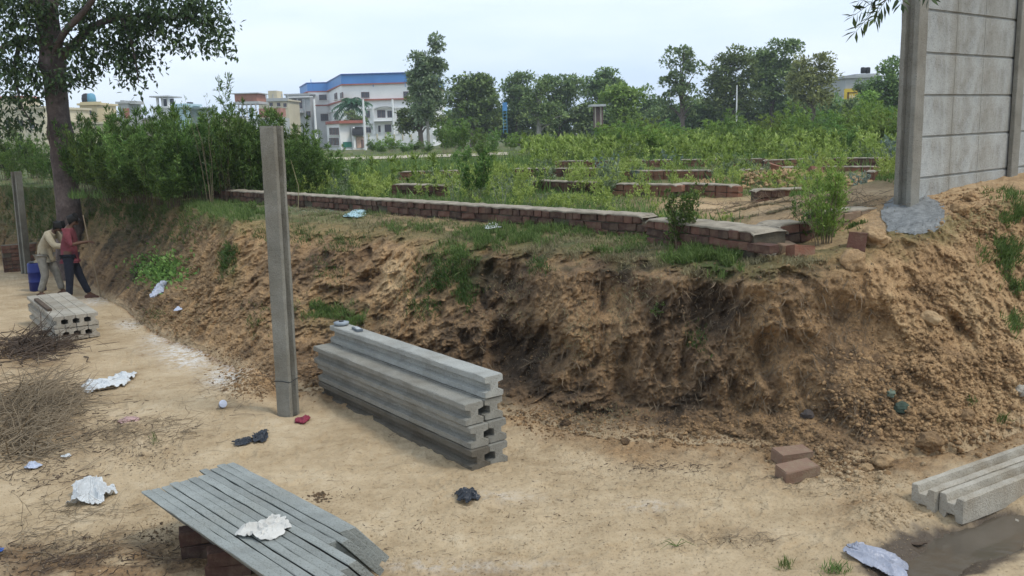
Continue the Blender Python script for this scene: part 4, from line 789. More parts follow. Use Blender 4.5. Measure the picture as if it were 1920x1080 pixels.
def weed(name, seed, H=1.5, nst=16, spread=.45, nlf=110, ll=.09, lw=.02, lean=.25, mats=None, tipup=.9, stemr=.006, low=.12):
    rs = np.random.RandomState(seed); SV = []; LP = []; LD = []
    for s in range(nst):
        a = rs.uniform(0, 2*math.pi); r0 = spread*.4*math.sqrt(rs.rand()); h = H*rs.uniform(.55, 1)*(1-.25*rs.rand()); out = spread*rs.uniform(.3, 1.0)*lean*3
        t = np.linspace(0, 1, 6); b = np.array([math.cos(a), math.sin(a)]); P = np.stack([b[0]*(r0+out*t**1.4), b[1]*(r0+out*t**1.4), h*t], 1); P[:, :2] += np.cumsum(rs.normal(0, .02*H, (6, 2)), 0)*t[:, None]
        v, f = tube(P, np.linspace(stemr, stemr*.3, 6), 3, False); SV.append((v, f))
        # branchlets
        nb_ = int(nlf/9)
        for k in range(nb_):
            tt = rs.uniform(low, 1)**.8; c = np.array([np.interp(tt, t, P[:, j]) for j in range(3)]); an = rs.uniform(0, 2*math.pi); bl = H*.16*(1.15-tt)*rs.uniform(.5, 1.3)+.03; bd = np.array([math.cos(an)*.8, math.sin(an)*.8, rs.uniform(.3, tipup)]); bd /= np.linalg.norm(bd)
            q = rs.rand(9)**.7; LP.append(c+bd[None]*(q*bl)[:, None]); LD.append(bd[None]*.8+rs.normal(0, .5, (9, 3))+np.array([0, 0, .15]))
        LP.append(P[-1:]+rs.normal(0, .02, (8, 3))); LD.append(np.tile([0, 0, 1.0], (8, 1))+rs.normal(0, .4, (8, 3)))
    LP = np.concatenate(LP); LD = np.concatenate(LD); n = len(LP); kz = H/np.percentile(LP[:, 2], 99.7); LP[:, 2] *= kz; v, f = leaves(LP, LD, ll*rs.uniform(.6, 1.3, n), lw*rs.uniform(.7, 1.3, n), rs)
    sv, sf = join(SV); sv = sv*np.array([1, 1, kz])
    return mesh_np(name+'_foliage', v, f, mats[0]), mesh_np(name+'_stem', sv, sf, mats[1]), (v, f, sv, sf)
def put_plant(kind, meshes, p, sc, yaw, lab, cat, group=None):
    r = empty(kind, p, (0, 0, yaw), lab, cat, group); r.scale = sc if hasattr(sc, '__len__') else (sc,)*3; link('foliage', meshes[0], r); link('stem', meshes[1], r); return r
ORD = ['leftmost', 'second from the left', 'third from the left', 'fourth from the left', 'fifth from the left', 'sixth from the left', 'seventh from the left', 'eighth from the left', 'ninth from the left', 'tenth from the left', 'eleventh from the left', 'twelfth from the left', 'thirteenth from the left', 'fourteenth from the left', 'fifteenth from the left', 'sixteenth from the left', 'seventeenth from the left', 'eighteenth from the left']
def number_groups():
    G = {}
    for o in COL.objects:
        if o.parent is None and o.get('group') and o.get('category') in ('bush', 'shrub') : G.setdefault(o['group'], []).append(o)
    for g_, L_ in G.items():
        if len(L_) < 2: continue
        L_.sort(key=lambda o: o.location.x/o.location.y)
        for i, o in enumerate(L_): o['label'] = o['label']+', '+('rightmost' if i == len(L_)-1 else ORD[i])
# --- left dense bushes behind the brick wall
BV = [weed('bush', 100+k, 1.6, 17, .5, 270, .105, .024, .28, (M_lf_bush, M_twigd)) for k in range(4)]
BL = [weed('light_bush', 110+k, 1.5, 15, .5, 230, .10, .024, .28, (M_lf_bushl, M_twig)) for k in range(2)]
bush_list = [(-40, 27, 268, 0), (20, 25, 250, 1), (70, 26, 258, 1), (10, 29, 240, 0), (60, 30, 245, 0), (150, 21, 236, 0), (195, 18.6, 226, 0), (185, 22, 222, 0), (235, 17.6, 232, 1), (240, 20.5, 214, 0), (285, 16.9, 238, 0), (290, 20, 212, 0), (330, 16.6, 240, 0), (340, 19.5, 210, 0), (375, 16.6, 232, 0), (385, 19.5, 214, 1), (425, 16.8, 236, 0), (440, 19, 204, 0),
 (470, 16.8, 240, 0), (490, 18.5, 216, 0), (530, 16.6, 252, 0), (545, 18.5, 230, 0), (585, 17.2, 262, 0), (575, 20, 244, 1), (612, 19.5, 268, 1), (215, 17.7, 300, 0), (262, 17.5, 290, 0), (310, 16.2, 290, 0), (100, 24, 262, 0), (130, 22.5, 262, 1), (650, 22, 288, 1), (482, 17.3, 214, 0), (512, 17.4, 222, 0), (265, 18.5, 216, 0), (355, 18, 214, 0), (410, 18.2, 210, 1), (170, 19.5, 230, 0)]
for i, (px, d, yt, kd) in enumerate(bush_list):
    p = atY(px, 300, d); z = float(zfield(p[0], p[1])) if d < 27 else 1.42; top = atY(px, yt, d)[2]; H = (top-z)/1.5; ms = (BV[i % 4] if kd == 0 else BL[i % 2])
    where = 'left of the tree trunk' if px < 120 else 'right beside the tree trunk' if px < 220 else 'behind the left end of the brick wall' if px < 420 else 'around the standing post' if px < 560 else 'at the right end of the thicket'
    look = 'lighter yellow-green' if kd else 'dark green'
    put_plant('bush', ms, (p[0], p[1], z-.05), (max(.8, H*.9), max(.8, H*.9), H), i*1.7, '%s feathery bush %s' % (look, where), 'bush', 'feathery bushes in the left thicket %s, %s' % (where, look))
# tall single weed above the thicket
tw = weed('tall_weed', 131, 2.25, 6, .28, 260, .10, .02, .22, (M_lf_bush, M_twigd), low=.2); p = atY(418, 300, 16.5); top = atY(415, 145, 16.5)[2]; put_plant('tall_weed', tw, (p[0], p[1], 1.40), ((top-1.4)/2.25)*1.0, .3, 'tallest spiky weed rising above the left thicket', 'weed')
tg = weed('thin_weed', 132, 2.0, 5, .25, 40, .05, .012, .3, (M_lf_pale, M_twig), low=.4); p = atY(392, 300, 16.3); put_plant('thin_weed', tg, (p[0], p[1], 1.40), .95, .3, 'thin pale twiggy weed left of the tallest spiky weed', 'weed')
# --- right hedge of tall weeds
HV = [weed('hedge_weed', 140+k, 2.4, 16, .7, 130, .20, .045, .22, (M_lf_hedge, M_twig)) for k in range(3)]; HL = [weed('hedge_weed_pale', 150+k, 2.2, 16, .7, 110, .18, .04, .22, (M_lf_bushl, M_twig)) for k in range(2)]
rs = np.random.RandomState(3)
tops = np.array([[1120, 240], [1170, 222], [1220, 226], [1260, 222], [1300, 236], [1340, 222], [1365, 198], [1400, 214], [1450, 216], [1500, 196], [1540, 206], [1580, 204], [1620, 198], [1660, 190], [1720, 188]])
n = 0
for row, (d, dy) in enumerate([(33, 16), (38, 4), (44, 0)]):
    for px in range(1120 if row else 1180, 1740, 34):
        x = px+rs.uniform(-12, 12)+row*11; yt = np.interp(x, tops[:, 0], tops[:, 1])+dy+rs.uniform(-6, 8); p = atY(x, 260, d+rs.uniform(-1.5, 1.5)); top = atY(x, yt, d)[2]; H = (top-1.4)/2.3; pale = rs.rand() < .3; ms = HL[n % 2] if pale else HV[n % 3]
        nm = 'pale yellow-green' if pale else 'bright green'; wh = 'front row' if row == 0 else 'middle row' if row == 1 else 'back row'
        put_plant('hedge_weed', ms, (p[0], p[1], 1.38), (max(.8, H), max(.8, H), H), n*2.1, '%s hedge weed, %s' % (nm, wh), 'bush', '%s weeds in the %s of the hedge' % (nm, wh)); n += 1
# --- mid field shrubs (x, d, ytop, kind)
mid = [(700, 62, 254, 1, 1.4), (735, 60, 250, 0, 1.4), (775, 58, 256, 1, 1.5), (715, 52, 262, 0, 1.2), (760, 50, 262, 1, 1.2), (800, 48, 262, 1, 1.1), (860, 45, 205, 1, 1.25), (835, 47, 222, 1, 1.1), (895, 44, 226, 1, 1.1), (925, 40, 238, 1, 1.0), (905, 36, 252, 1, .9), (960, 50, 250, 0, 1.1), (1000, 55, 256, 1, 1.2), (1040, 55, 260, 0, 1.2), (1090, 50, 246, 1, 1.2), (1130, 48, 236, 1, 1.2), (870, 30, 262, 1, .8), (985, 42, 256, 2, .7), (1065, 46, 254, 1, 1.0), (1160, 46, 228, 1, 1.2)]
for i, (px, d, yt, kd, wd) in enumerate(mid):
    p = atY(px, 260, d); z = float(zfield(p[0], p[1])); top = atY(px, yt, d)[2]; H = (top-z)/2.25; ms = [HV, HL, HV][kd][i % (2 if kd == 1 else 3)]
    side = 'before the white building' if px < 820 else 'under the poplar-like tree' if px < 940 else 'in the middle of the field'
    put_plant('shrub', ms, (p[0], p[1], z-.05), (wd*max(H, .6), wd*max(H, .6), H), i*1.3, '%s loose shrub standing %s' % ('olive-tinted' if kd == 1 else 'green', side), 'shrub', '%s shrubs %s' % ('olive-tinted' if kd == 1 else 'green', side))
number_groups()
# --- saplings
def sapling(px, pyb, d, ytop, seed, mats, lab, H0=1.5, nst=9, spr=.3, nlf=150, ll=.07, lw=.026, lean=.3, low=.2, z=1.42, cat='sapling', onb=False):
    p = hit(px, pyb) if onb else atY(px, 300, d)
    if not onb: p = np.array([p[0], p[1], z])
    top = atY(px, ytop, p[1])[2]; ms = weed('sapling', seed, H0, nst, spr, nlf, ll, lw, lean, mats, low=low); H = (top-p[2])/H0
    return put_plant('sapling', ms, (p[0], p[1], p[2]-.04), H, seed, lab, cat)
sapling(885, 0, 14.6, 278, 201, (M_lf_bush, M_twig), 'bushy green sapling behind the brick wall, left of middle', 1.3, 10, .42, 260, .085, .026, .34)
sapling(850, 0, 14.3, 318, 202, (M_lf_pale, M_bark2), 'thin grey-stemmed sapling left of the bushy green one', 1.2, 6, .25, 45, .04, .02, .3, .4)
sapling(938, 0, 13.6, 318, 203, (M_lf_pale, M_bark2), 'small grey leafless-looking sapling right of the bushy green one', 1.0, 7, .3, 40, .035, .015, .35, .35)
sapling(1012, 0, 17, 312, 204, (M_lf_bush, M_twigd), 'dark upright weed in the field right of the grey sapling', 1.3, 7, .25, 150, .08, .026, .25, .15)
sapling(1275, 462, 0, 338, 205, (M_lf_bush, M_twig), 'dark leafy plant growing over the broken brick wall end', 1.0, 15, .26, 260, .05, .022, .3, .1, onb=True)
sapling(1550, 0, 8.3, 280, 206, (M_lf_hedge, M_twig), 'bright feathery green plant beside the wall stub at the right', .95, 14, .2, 380, .04, .010, .25, .12, z=1.45)
sapling(1525, 0, 8.6, 345, 207, (M_lf_bush, M_twig), 'short dark plant at the base of the feathery one', .6, 8, .2, 120, .04, .014, .3, .1, z=1.45)
sapling(1232, 588, 0, 560, 208, (M_grass, M_twig), 'tiny bright seedling growing out of the bank face', .3, 5, .12, 40, .05, .022, .4, .1, onb=True)
sapling(800, 405, 0, 378, 209, (M_lf_bush, M_twig), 'round-leaved plant against the low brick wall', .35, 8, .2, 60, .04, .032, .4, .1, onb=True)
sapling(478, 395, 0, 372, 210, (M_lf_bush, M_twig), 'small leafy plant beside the standing post on the bank top', .35, 6, .2, 50, .04, .03, .4, .1, onb=True)
for i, (px, d, yt, lb) in enumerate([(1140, 21, 288, 'bluish-grey weed standing left of its lower neighbour'), (1192, 19.5, 312, 'wide low bluish bush beyond the wall at the middle'), (1370, 19, 310, 'small bluish weed before the rubble mound'), (1405, 22, 298, 'bluish weed left of the rubble mound'), (985, 19, 326, 'bluish weed among the green near the dark upright one'), (1470, 27, 280, 'bluish weed far behind the rubble mound'), (1262, 24, 278, 'bluish weed in the far green'), (1680, 22, 255, 'grey-green bush beside the right wall post'), (1610, 14, 318, 'grey-green low bush left of the right wall post'), (1080, 20, 322, 'bluish low weed left of the wide bluish bush')]):
    sapling(px, 0, d, yt, 220+i, (M_lf_blue, M_twig), lb, .9, 9, .4, 90, .10, .03, .4, .1, cat='weed')
# --- trees in the distance
def blobs(L_, d, rs, nc, cr, nl, ls, flat=.85):
    P = []; D = []; cs = []
    for (bx_, by_, rx, ry) in L_:
        c = atY(bx_, by_, d); rX = rx*d/F; rZ = ry*d/F; k = max(4, int(nc*rx*ry/900))
        for _ in range(k):
            u = rs.normal(size=3); u /= np.linalg.norm(u); u *= rs.uniform(.35, 1.12); cc = c+u*np.array([rX, rX*.9, rZ]); r = cr*rs.uniform(.6, 1.3); cs.append(cc); v = rs.normal(size=(nl, 3)); v /= np.linalg.norm(v, axis=1)[:, None]; v[:, 2] = np.where(rs.rand(nl) < .7, np.abs(v[:, 2]), v[:, 2]); q = rs.uniform(.55, 1.05, nl)
            P.append(cc+v*(q*r)[:, None]*np.array([1, 1, flat*.8])); D.append(v*.6+rs.normal(0, .6, (nl, 3)))
    return np.concatenate(P), np.concatenate(D), cs
def far_tree(lab, L_, d, base_px, mat, seed, nc=26, cr=.8, nl=30, ls=.30, bark=None, tr=.28, cat='tree', zb=None):
    rs = np.random.RandomState(seed); P, D, cs = blobs(L_, d, rs, nc*.95, cr*1.0, int(nl*2.6), ls); ls = ls*1.1; n = len(P); v, f = leaves(P, D, ls*rs.uniform(.6, 1.4, n), ls*.7*rs.uniform(.6, 1.3, n), rs)
    b = atY(base_px, 260, d); z = float(zfield(b[0], b[1])); r = empty('tree', (b[0], b[1], z), (0, 0, 0), lab, cat); off = np.array([b[0], b[1], z])
    link('crown', mesh_np('crown', v-off, f, mat), r); top = max(c[2] for c in cs)-z; mx_ = np.mean([c for c in cs], 0)-off; T = []
    tp_ = [(0, 0, -.3), (mx_[0]*.2, 0, top*.3), (mx_[0]*.5, 0, top*.6), (mx_[0]*.9, 0, top*.9)]; T.append(tube(tp_, [tr, tr*.8, tr*.5, tr*.15], 7, False))
    for c in [cs[i] for i in rs.permutation(len(cs))[:16]]:
        c = c-off; h = min(c[2]*.65, top*.55); x0 = np.interp(h, [q[2] for q in tp_], [q[0] for q in tp_]); T.append(tube([(x0, 0, h), ((x0+c[0])/2, c[1]*.4, (h+c[2])/2+.2), tuple(c)], [tr*.4, tr*.25, tr*.08], 5, False))
    v, f = join(T); link('trunk', mesh_np('trunk', v, f, bark or M_bark), r); return r
far_tree('tall slender pale-barked tree right of the white building', [(815, 90, 12, 22), (800, 120, 20, 24), (782, 112, 11, 18), (808, 155, 24, 26), (785, 165, 22, 26), (800, 195, 30, 24), (772, 150, 12, 14), (820, 130, 13, 24), (780, 140, 12, 16), (812, 185, 24, 20), (790, 215, 26, 18)], 78, 803, M_lf_pale, 1, 30, .55, 26, .24, M_bark2, .15)
far_tree('dark bushy tree at the foot of the tall slender tree', [(775, 225, 30, 22), (800, 215, 30, 26), (760, 235, 18, 14), (790, 200, 22, 18)], 84, 790, M_lf_dark, 2, 30, .6, 30, .24)
far_tree('dark round tree just right of the tall slender tree', [(870, 185, 34, 32), (895, 165, 30, 26), (912, 195, 26, 34), (850, 172, 18, 16), (880, 215, 40, 24), (903, 150, 14, 14)], 92, 885, M_lf_dark, 3, 26)
far_tree('blue-green tree behind the slim sign tower', [(972, 170, 26, 26), (958, 155, 14, 16), (985, 150, 18, 14), (965, 200, 26, 30), (995, 195, 24, 30)], 98, 970, M_lf_mid, 4, 24)
far_tree('feathery dark green tree in the middle with thin trunks', [(1015, 185, 18, 30), (1005, 210, 22, 26), (1030, 215, 26, 22)], 88, 1010, M_lf_dark, 5, 22, .7, 26, .26, M_bark2)
far_tree('light green spreading tree in the middle of the treeline', [(1045, 160, 30, 22), (1025, 165, 18, 20), (1075, 155, 14, 18), (1060, 185, 32, 26), (1040, 205, 34, 22), (1075, 225, 26, 16)], 102, 1050, M_lf_mid, 6, 26)
far_tree('dark dome-topped tree over the shed', [(1130, 158, 38, 20), (1110, 172, 24, 22), (1155, 172, 22, 20), (1120, 195, 26, 26), (1135, 142, 22, 8)], 108, 1125, M_lf_dark, 7, 32)
far_tree('yellow-green tree in front of the domed dark tree', [(1165, 190, 26, 24), (1150, 180, 16, 16), (1185, 185, 16, 20), (1170, 215, 30, 20)], 84, 1168, M_lf_hedge, 8, 28, .7)
far_tree('bluish low tree right of the yellow-green one', [(1215, 190, 20, 22), (1230, 210, 22, 20), (1205, 215, 18, 14)], 106, 1218, M_lf_mid, 9, 24)
far_tree('tall airy tree standing apart with sky gaps in its crown', [(1280, 108, 28, 18), (1258, 130, 18, 18), (1300, 125, 16, 18), (1270, 150, 26, 18), (1285, 175, 30, 18), (1262, 195, 26, 16), (1298, 200, 22, 16)], 92, 1280, M_lf_mid, 10, 13, .75, 34, .30)
far_tree('broad dark tree on the left of the big right-hand clump', [(1355, 130, 24, 22), (1385, 118, 28, 18), (1345, 165, 22, 26), (1375, 160, 32, 30), (1340, 190, 22, 18), (1395, 190, 30, 22)], 95, 1370, M_lf_dark, 11, 20, .95, 34, .32)
far_tree('tallest dark tree in the big right-hand clump', [(1455, 105, 34, 22), (1480, 95, 24, 16), (1425, 125, 26, 26), (1460, 145, 40, 30), (1430, 175, 34, 28), (1485, 130, 22, 26), (1470, 185, 34, 20)], 98, 1445, M_lf_dark, 12, 20, .95, 34, .32)
far_tree('olive-yellow tree at the right end of the treeline', [(1515, 140, 30, 28), (1545, 112, 14, 20), (1500, 165, 26, 22), (1540, 165, 26, 24), (1525, 190, 34, 18), (1550, 140, 16, 24)], 80, 1525, M_lf_olive, 13, 22, .7, 30, .24)
far_tree('dark leafy tree half hidden by the right grey wall', [(1670, 128, 22, 18), (1650, 160, 22, 22), (1680, 165, 26, 30), (1640, 185, 18, 18), (1670, 195, 32, 16)], 70, 1672, M_lf_dark, 14, 26, .6, 30, .22)
far_tree('small grey-green tree in front of the yellow sign', [(1618, 162, 10, 14), (1612, 178, 9, 12)], 90, 1614, M_lf_mid, 15, 60, .5, 26, .22)
far_tree('bright young tree just left of the dark tree at the wall', [(1630, 185, 10, 16), (1628, 205, 14, 14)], 60, 1630, M_lf_hedge, 16, 60, .4, 24, .16, tr=.08)
far_tree('low distant dark trees closing the gap beside the airy tree', [(1320, 215, 26, 12), (1240, 222, 20, 10), (1305, 195, 12, 10)], 125, 1318, M_lf_dark, 17, 30)
us_ = np.random.RandomState(44)
for i, (px, d, ty, w_, mt) in enumerate([(850, 96, 222, 26, M_lf_mid), (900, 94, 218, 28, M_lf_dark), (948, 100, 215, 24, M_lf_mid), (1000, 96, 220, 26, M_lf_dark), (1050, 104, 216, 28, M_lf_mid), (1100, 100, 214, 26, M_lf_dark), (1150, 96, 222, 28, M_lf_mid), (1205, 108, 212, 26, M_lf_dark), (1250, 100, 210, 26, M_lf_mid), (1300, 98, 206, 30, M_lf_dark), (1345, 100, 205, 28, M_lf_dark), (1400, 104, 204, 28, M_lf_dark), (1450, 104, 200, 28, M_lf_mid), (1500, 96, 196, 28, M_lf_dark), (1555, 90, 196, 26, M_lf_mid), (1600, 84, 206, 22, M_lf_mid), (1650, 74, 200, 26, M_lf_dark)]):
    far_tree('%s low scrubby tree in the undergrowth of the treeline, %s' % ('dark' if mt is M_lf_dark else 'mid-green', 'rightmost of all' if i == 16 else ORD[i]+' of all'), [(px, ty+16, w_+4, 26), (px+us_.uniform(-8, 8), ty+4, w_*.7, 14), (px, ty+34, w_, 12)], d, px, mt, 400+i, 36, .8, 26, .36, tr=.1)
# palm
pr = empty('palm_tree', label='green palm tree rising behind the gatehouse', cat='palm tree'); c = atY(661, 196, 124); V, Fs = tube([(c[0], c[1], -.4), (c[0]+.1, c[1], c[2]*.6), (c[0], c[1], c[2])], [.25, .2, .16], 7); m = MB(); m.add(V, Fs); link('trunk', m.mesh('trunk', M_bark2), pr); rs = np.random.RandomState(9)
M_palm = leafmat('palm_leaf', [(.03, .10, .045), (.06, .17, .08), (.10, .24, .12)], .2)
for k in range(26):
    a = k*2.4; el = rs.uniform(-.5, 1.2); t = np.linspace(0, 1, 12); ln = rs.uniform(2.2, 2.9); P = np.stack([np.cos(a)*t*ln*math.cos(el*.8), np.sin(a)*t*ln*math.cos(el*.8), math.sin(el)*t*ln-1.6*t**2.2], 1)+c; T = np.gradient(P, axis=0); T /= np.linalg.norm(T, axis=1)[:, None]; S_ = np.cross(T, [0, 0, 1.0]); PP = np.repeat(P, 4, 0); DD = np.concatenate([np.stack([S_[i]+T[i]*.5-np.array([0, 0, .5]), -S_[i]+T[i]*.5-np.array([0, 0, .5]), S_[i]+T[i]*.2-np.array([0, 0, .9]), -S_[i]+T[i]*.2-np.array([0, 0, .9])]) for i in range(12)])
    v, f = leaves(PP, DD, .75, .12, rs); link('frond', mesh_np('frond', v, f, M_palm), pr)
far_tree('round dark shrub tree beneath the palm', [(655, 222, 14, 12), (672, 224, 12, 10)], 121, 662, M_lf_mid, 21, 60, .6, 26, .26)
# --- big tree on the left
rs = np.random.RandomState(77); bt = onlane(133, 528); dT = bt[1]+.6; 
tr_ = empty('tree', (0, 0, 0), (0, 0, 0), 'big mottled-bark tree at the left with its crown filling the upper corner', 'tree')
tp_px = [(137, 535, 26), (130, 400, 22), (118, 290, 20), (108, 200, 19), (98, 110, 20), (90, 40, 19), (84, -40, 17), (78, -160, 14), (70, -300, 9)]
TPt = np.array([atY(x, y, dT) for x, y, r in tp_px]); TR = [r*dT/F for x, y, r in tp_px]; TPt[0, 2] = zlane(dT)-.2; TR[0] *= 1.25
tt = np.linspace(0, len(TPt)-1, 60); P = np.stack([np.interp(tt, range(len(TPt)), TPt[:, k]) for k in range(3)], 1); Rr = np.interp(tt, range(len(TPt)), TR); v, f = tube(P, Rr, 20, False); v = np.array(v); cn = np.repeat(P, 20, 0); rad_ = v-cn; v = cn+rad_*(1+.07*fbm(v, 1.8, 3)+.05*fbm(v*np.array([1, 1, .3]), 7, 2))[:, None]
for (zx, zy, am) in ((104, 118, .22), (116, 250, .18), (128, 297, .1)):
    c = atY(zx, zy, dT); v += rad_*(am*np.exp(-((v[:, 2]-c[2])/.16)**2))[:, None]
mt, t, b, o_ = newmat('mottled_bark'); vc = objco(t, (1, 1, .8)); c1 = ramp(t, noise(t, 3.2, 6, .65, vc), [(.3, (.055, .042, .038)), (.5, (.125, .095, .085)), (.7, (.21, .165, .15))]); L(t, mix(t, .5, c1, ramp(t, noise(t, 18, 4, .7, vc), [(.4, (.5, .48, .45)), (.6, (1, 1, 1))]), 'MULTIPLY'), b.inputs['Base Color']); bump(t, b, noise(t, 14, 5, .65, objco(t, (1, 1, .5))), .02)
link('trunk', mesh_np('trunk', v, [q for q in f if len(q) == 4], mt, smooth=True), tr_)
limbs = [[(118, 105, 0, 9), (150, 72, -.2, 8), (185, 44, -.3, 6.5), (225, 30, -.4, 5), (290, 34, -.5, 3.5), (340, 30, -.5, 2.5), (395, 50, -.5, 1.5)], [(95, 90, 0, 8), (72, 78, .1, 7), (40, 70, .2, 6), (5, 90, .2, 5), (-40, 110, .3, 3)], [(95, 110, 0, 7), (120, 60, -.8, 6), (160, 20, -1.4, 5), (200, -40, -1.8, 4), (280, -70, -2, 2)],
 [(90, 40, 0, 8), (60, 0, -.6, 6), (10, -50, -1.2, 5), (-60, -80, -1.6, 3)], [(90, 30, 0, 8), (130, -40, .6, 6), (200, -90, 1.2, 5), (300, -60, 1.5, 4), (380, 0, 1.0, 2), (405, 60, .8, 1)], [(85, -40, 0, 8), (60, -120, 1, 6), (0, -220, 2, 4)], [(85, -60, 0, 8), (150, -160, -1, 6), (240, -260, -2, 4)], [(225, 30, -.4, 4), (245, 70, -.6, 3), (255, 120, -.7, 1.6), (260, 155, -.7, 1)], [(40, 70, .2, 5), (25, 130, -.2, 3), (40, 200, -.3, 1.6), (60, 230, -.3, 1)]]
for Lb in limbs:
    P = np.array([atY(x, y, dT+dy) for x, y, dy, r in Lb]); q = np.linspace(0, len(Lb)-1, len(Lb)*4); P2 = np.stack([np.interp(q, range(len(Lb)), P[:, k]) for k in range(3)], 1); P2[1:-1] = (P2[:-2]+P2[1:-1]*2+P2[2:])/4; R2 = np.interp(q, range(len(Lb)), [r*dT/F for *_, r in Lb]); v, f = tube(P2, R2, 8, False); link('limb', mesh_np('limb', v, f, mt, smooth=True), tr_)
CL = [(30, 20, 50, 34, 1.3), (20, 75, 42, 32, 1.3), (10, 125, 40, 30, 1.2), (55, 140, 26, 22, .9), (30, 178, 30, 14, .5), (14, 215, 18, 16, .35), (50, 232, 32, 14, .45), (5, 240, 12, 10, .3), (75, 55, 20, 26, .8), (68, 15, 25, 20, .9), (140, 20, 36, 24, 1.0), (185, 12, 40, 18, 1.1), (165, 62, 26, 18, .6), (150, 95, 22, 16, .5), (140, 140, 20, 16, .5), (165, 130, 22, 16, .5), (180, 100, 14, 12, .3),
 (215, 85, 28, 28, 1.0), (240, 55, 36, 22, 1.0), (250, 105, 34, 22, .9), (262, 20, 38, 22, 1.2), (310, 18, 34, 22, 1.1), (285, 50, 30, 14, .6), (345, 20, 32, 26, 1.1), (385, 10, 26, 22, .9), (330, 70, 18, 14, .3), (345, 88, 14, 9, .2), (395, 48, 28, 22, .8), (405, 80, 24, 18, .45), (422, 95, 12, 8, .12), (250, 150, 17, 12, .2), (248, 135, 12, 10, .2), (225, 45, 20, 20, .6), (280, 85, 16, 14, .2), (130, 150, 10, 10, .25), (65, 190, 20, 12, .25), (85, 165, 12, 10, .2), (290, 112, 9, 7, .05), (425, 50, 10, 20, .12)]
P = []; D = []
for (cx_, cy_, rx, ry, wt) in CL:
    n = int(400*wt); nk = max(5, int(26*wt)); ks = rs.normal(size=(nk, 3)); ks /= np.linalg.norm(ks, axis=1)[:, None]; ks *= rs.uniform(.3, 1, nk)[:, None]
    c = atY(cx_, cy_, dT-.4); C = c+ks*np.array([rx*dT/F, .9, ry*dT/F]); w_ = rs.randint(nk, size=n); P.append(C[w_]+rs.normal(0, 1, (n, 3))*np.array([.13, .14, .12])); D.append(rs.normal(0, .6, (n, 3))+np.array([0, 0, -.55]))
n = 9000; u = rs.normal(size=(n, 3)); u /= np.linalg.norm(u, axis=1)[:, None]; c = atY(110, -130, dT); Pc = c+u*(rs.uniform(.35, 1, n)**.5)[:, None]*np.array([4.6, 4.2, 1.7]); xx, yy, _ = proj(Pc); k = (yy < -6); P.append(Pc[k]); D.append(rs.normal(0, .6, (int(k.sum()), 3))+np.array([0, 0, -.4]))
P = np.concatenate(P); D = np.concatenate(D); n = len(P); v, f = leaves(P, D, .13*rs.uniform(.7, 1.35, n), .066*rs.uniform(.7, 1.3, n), rs); link('crown', mesh_np('crown', v, f, M_lf_tree), tr_)
# --- overhanging leafy twig at the upper right (hangs from a tree above the camera)
tg_ = empty('overhanging_branch', label='dark pinnate leaves of an overhanging branch at the top right', cat='branch'); dB = 3.3; rs = np.random.RandomState(8); TW = []; LP = []; LD = []
main = np.array([atY(x, y, dB+dy) for x, y, dy in ((1690, -150, .1), (1682, -60, .05), (1672, -10, 0), (1655, 4, -.02), (1635, 14, -.03))]); TW.append(tube(main, [.006, .005, .003, .002, .0012], 4, False))
for a, b in (((1660, 0), (1606, 58)), ((1655, -4), (1600, 30)), ((1668, -8), (1640, 34)), ((1668, -12), (1612, 2)), ((1680, -40), (1690, 6)), ((1684, -60), (1742, -6)), ((1684, -50), (1660, -14))):
    A_, B_ = atY(*a, dB), atY(*b, dB+rs.uniform(-.08, .08)); TW.append(tube([A_, (A_+B_)/2+np.array([0, 0, .006]), B_], [.0015, .0012, .0007], 3, False)); dd = (B_-A_)/np.linalg.norm(B_-A_); sd_ = np.cross(dd, [0, 1, 0])
    for k in np.linspace(.25, 1, 6):
        for s_ in (1, -1): LP.append(A_+(B_-A_)*k); LD.append(dd*.7+sd_*s_*.8+rs.normal(0, .2, 3)+np.array([0, 0, -.25]))
    LP.append(B_); LD.append(dd)
v, f = join(TW); link('twig', mesh_np('twig', v, f, M_twigd), tg_); n = len(LP); v, f = leaves(np.array(LP), np.array(LD), .048*rs.uniform(.8, 1.2, n), .014*np.ones(n), rs); link('leaves', mesh_np('leaves', v, f, M_lf_tree), tg_)
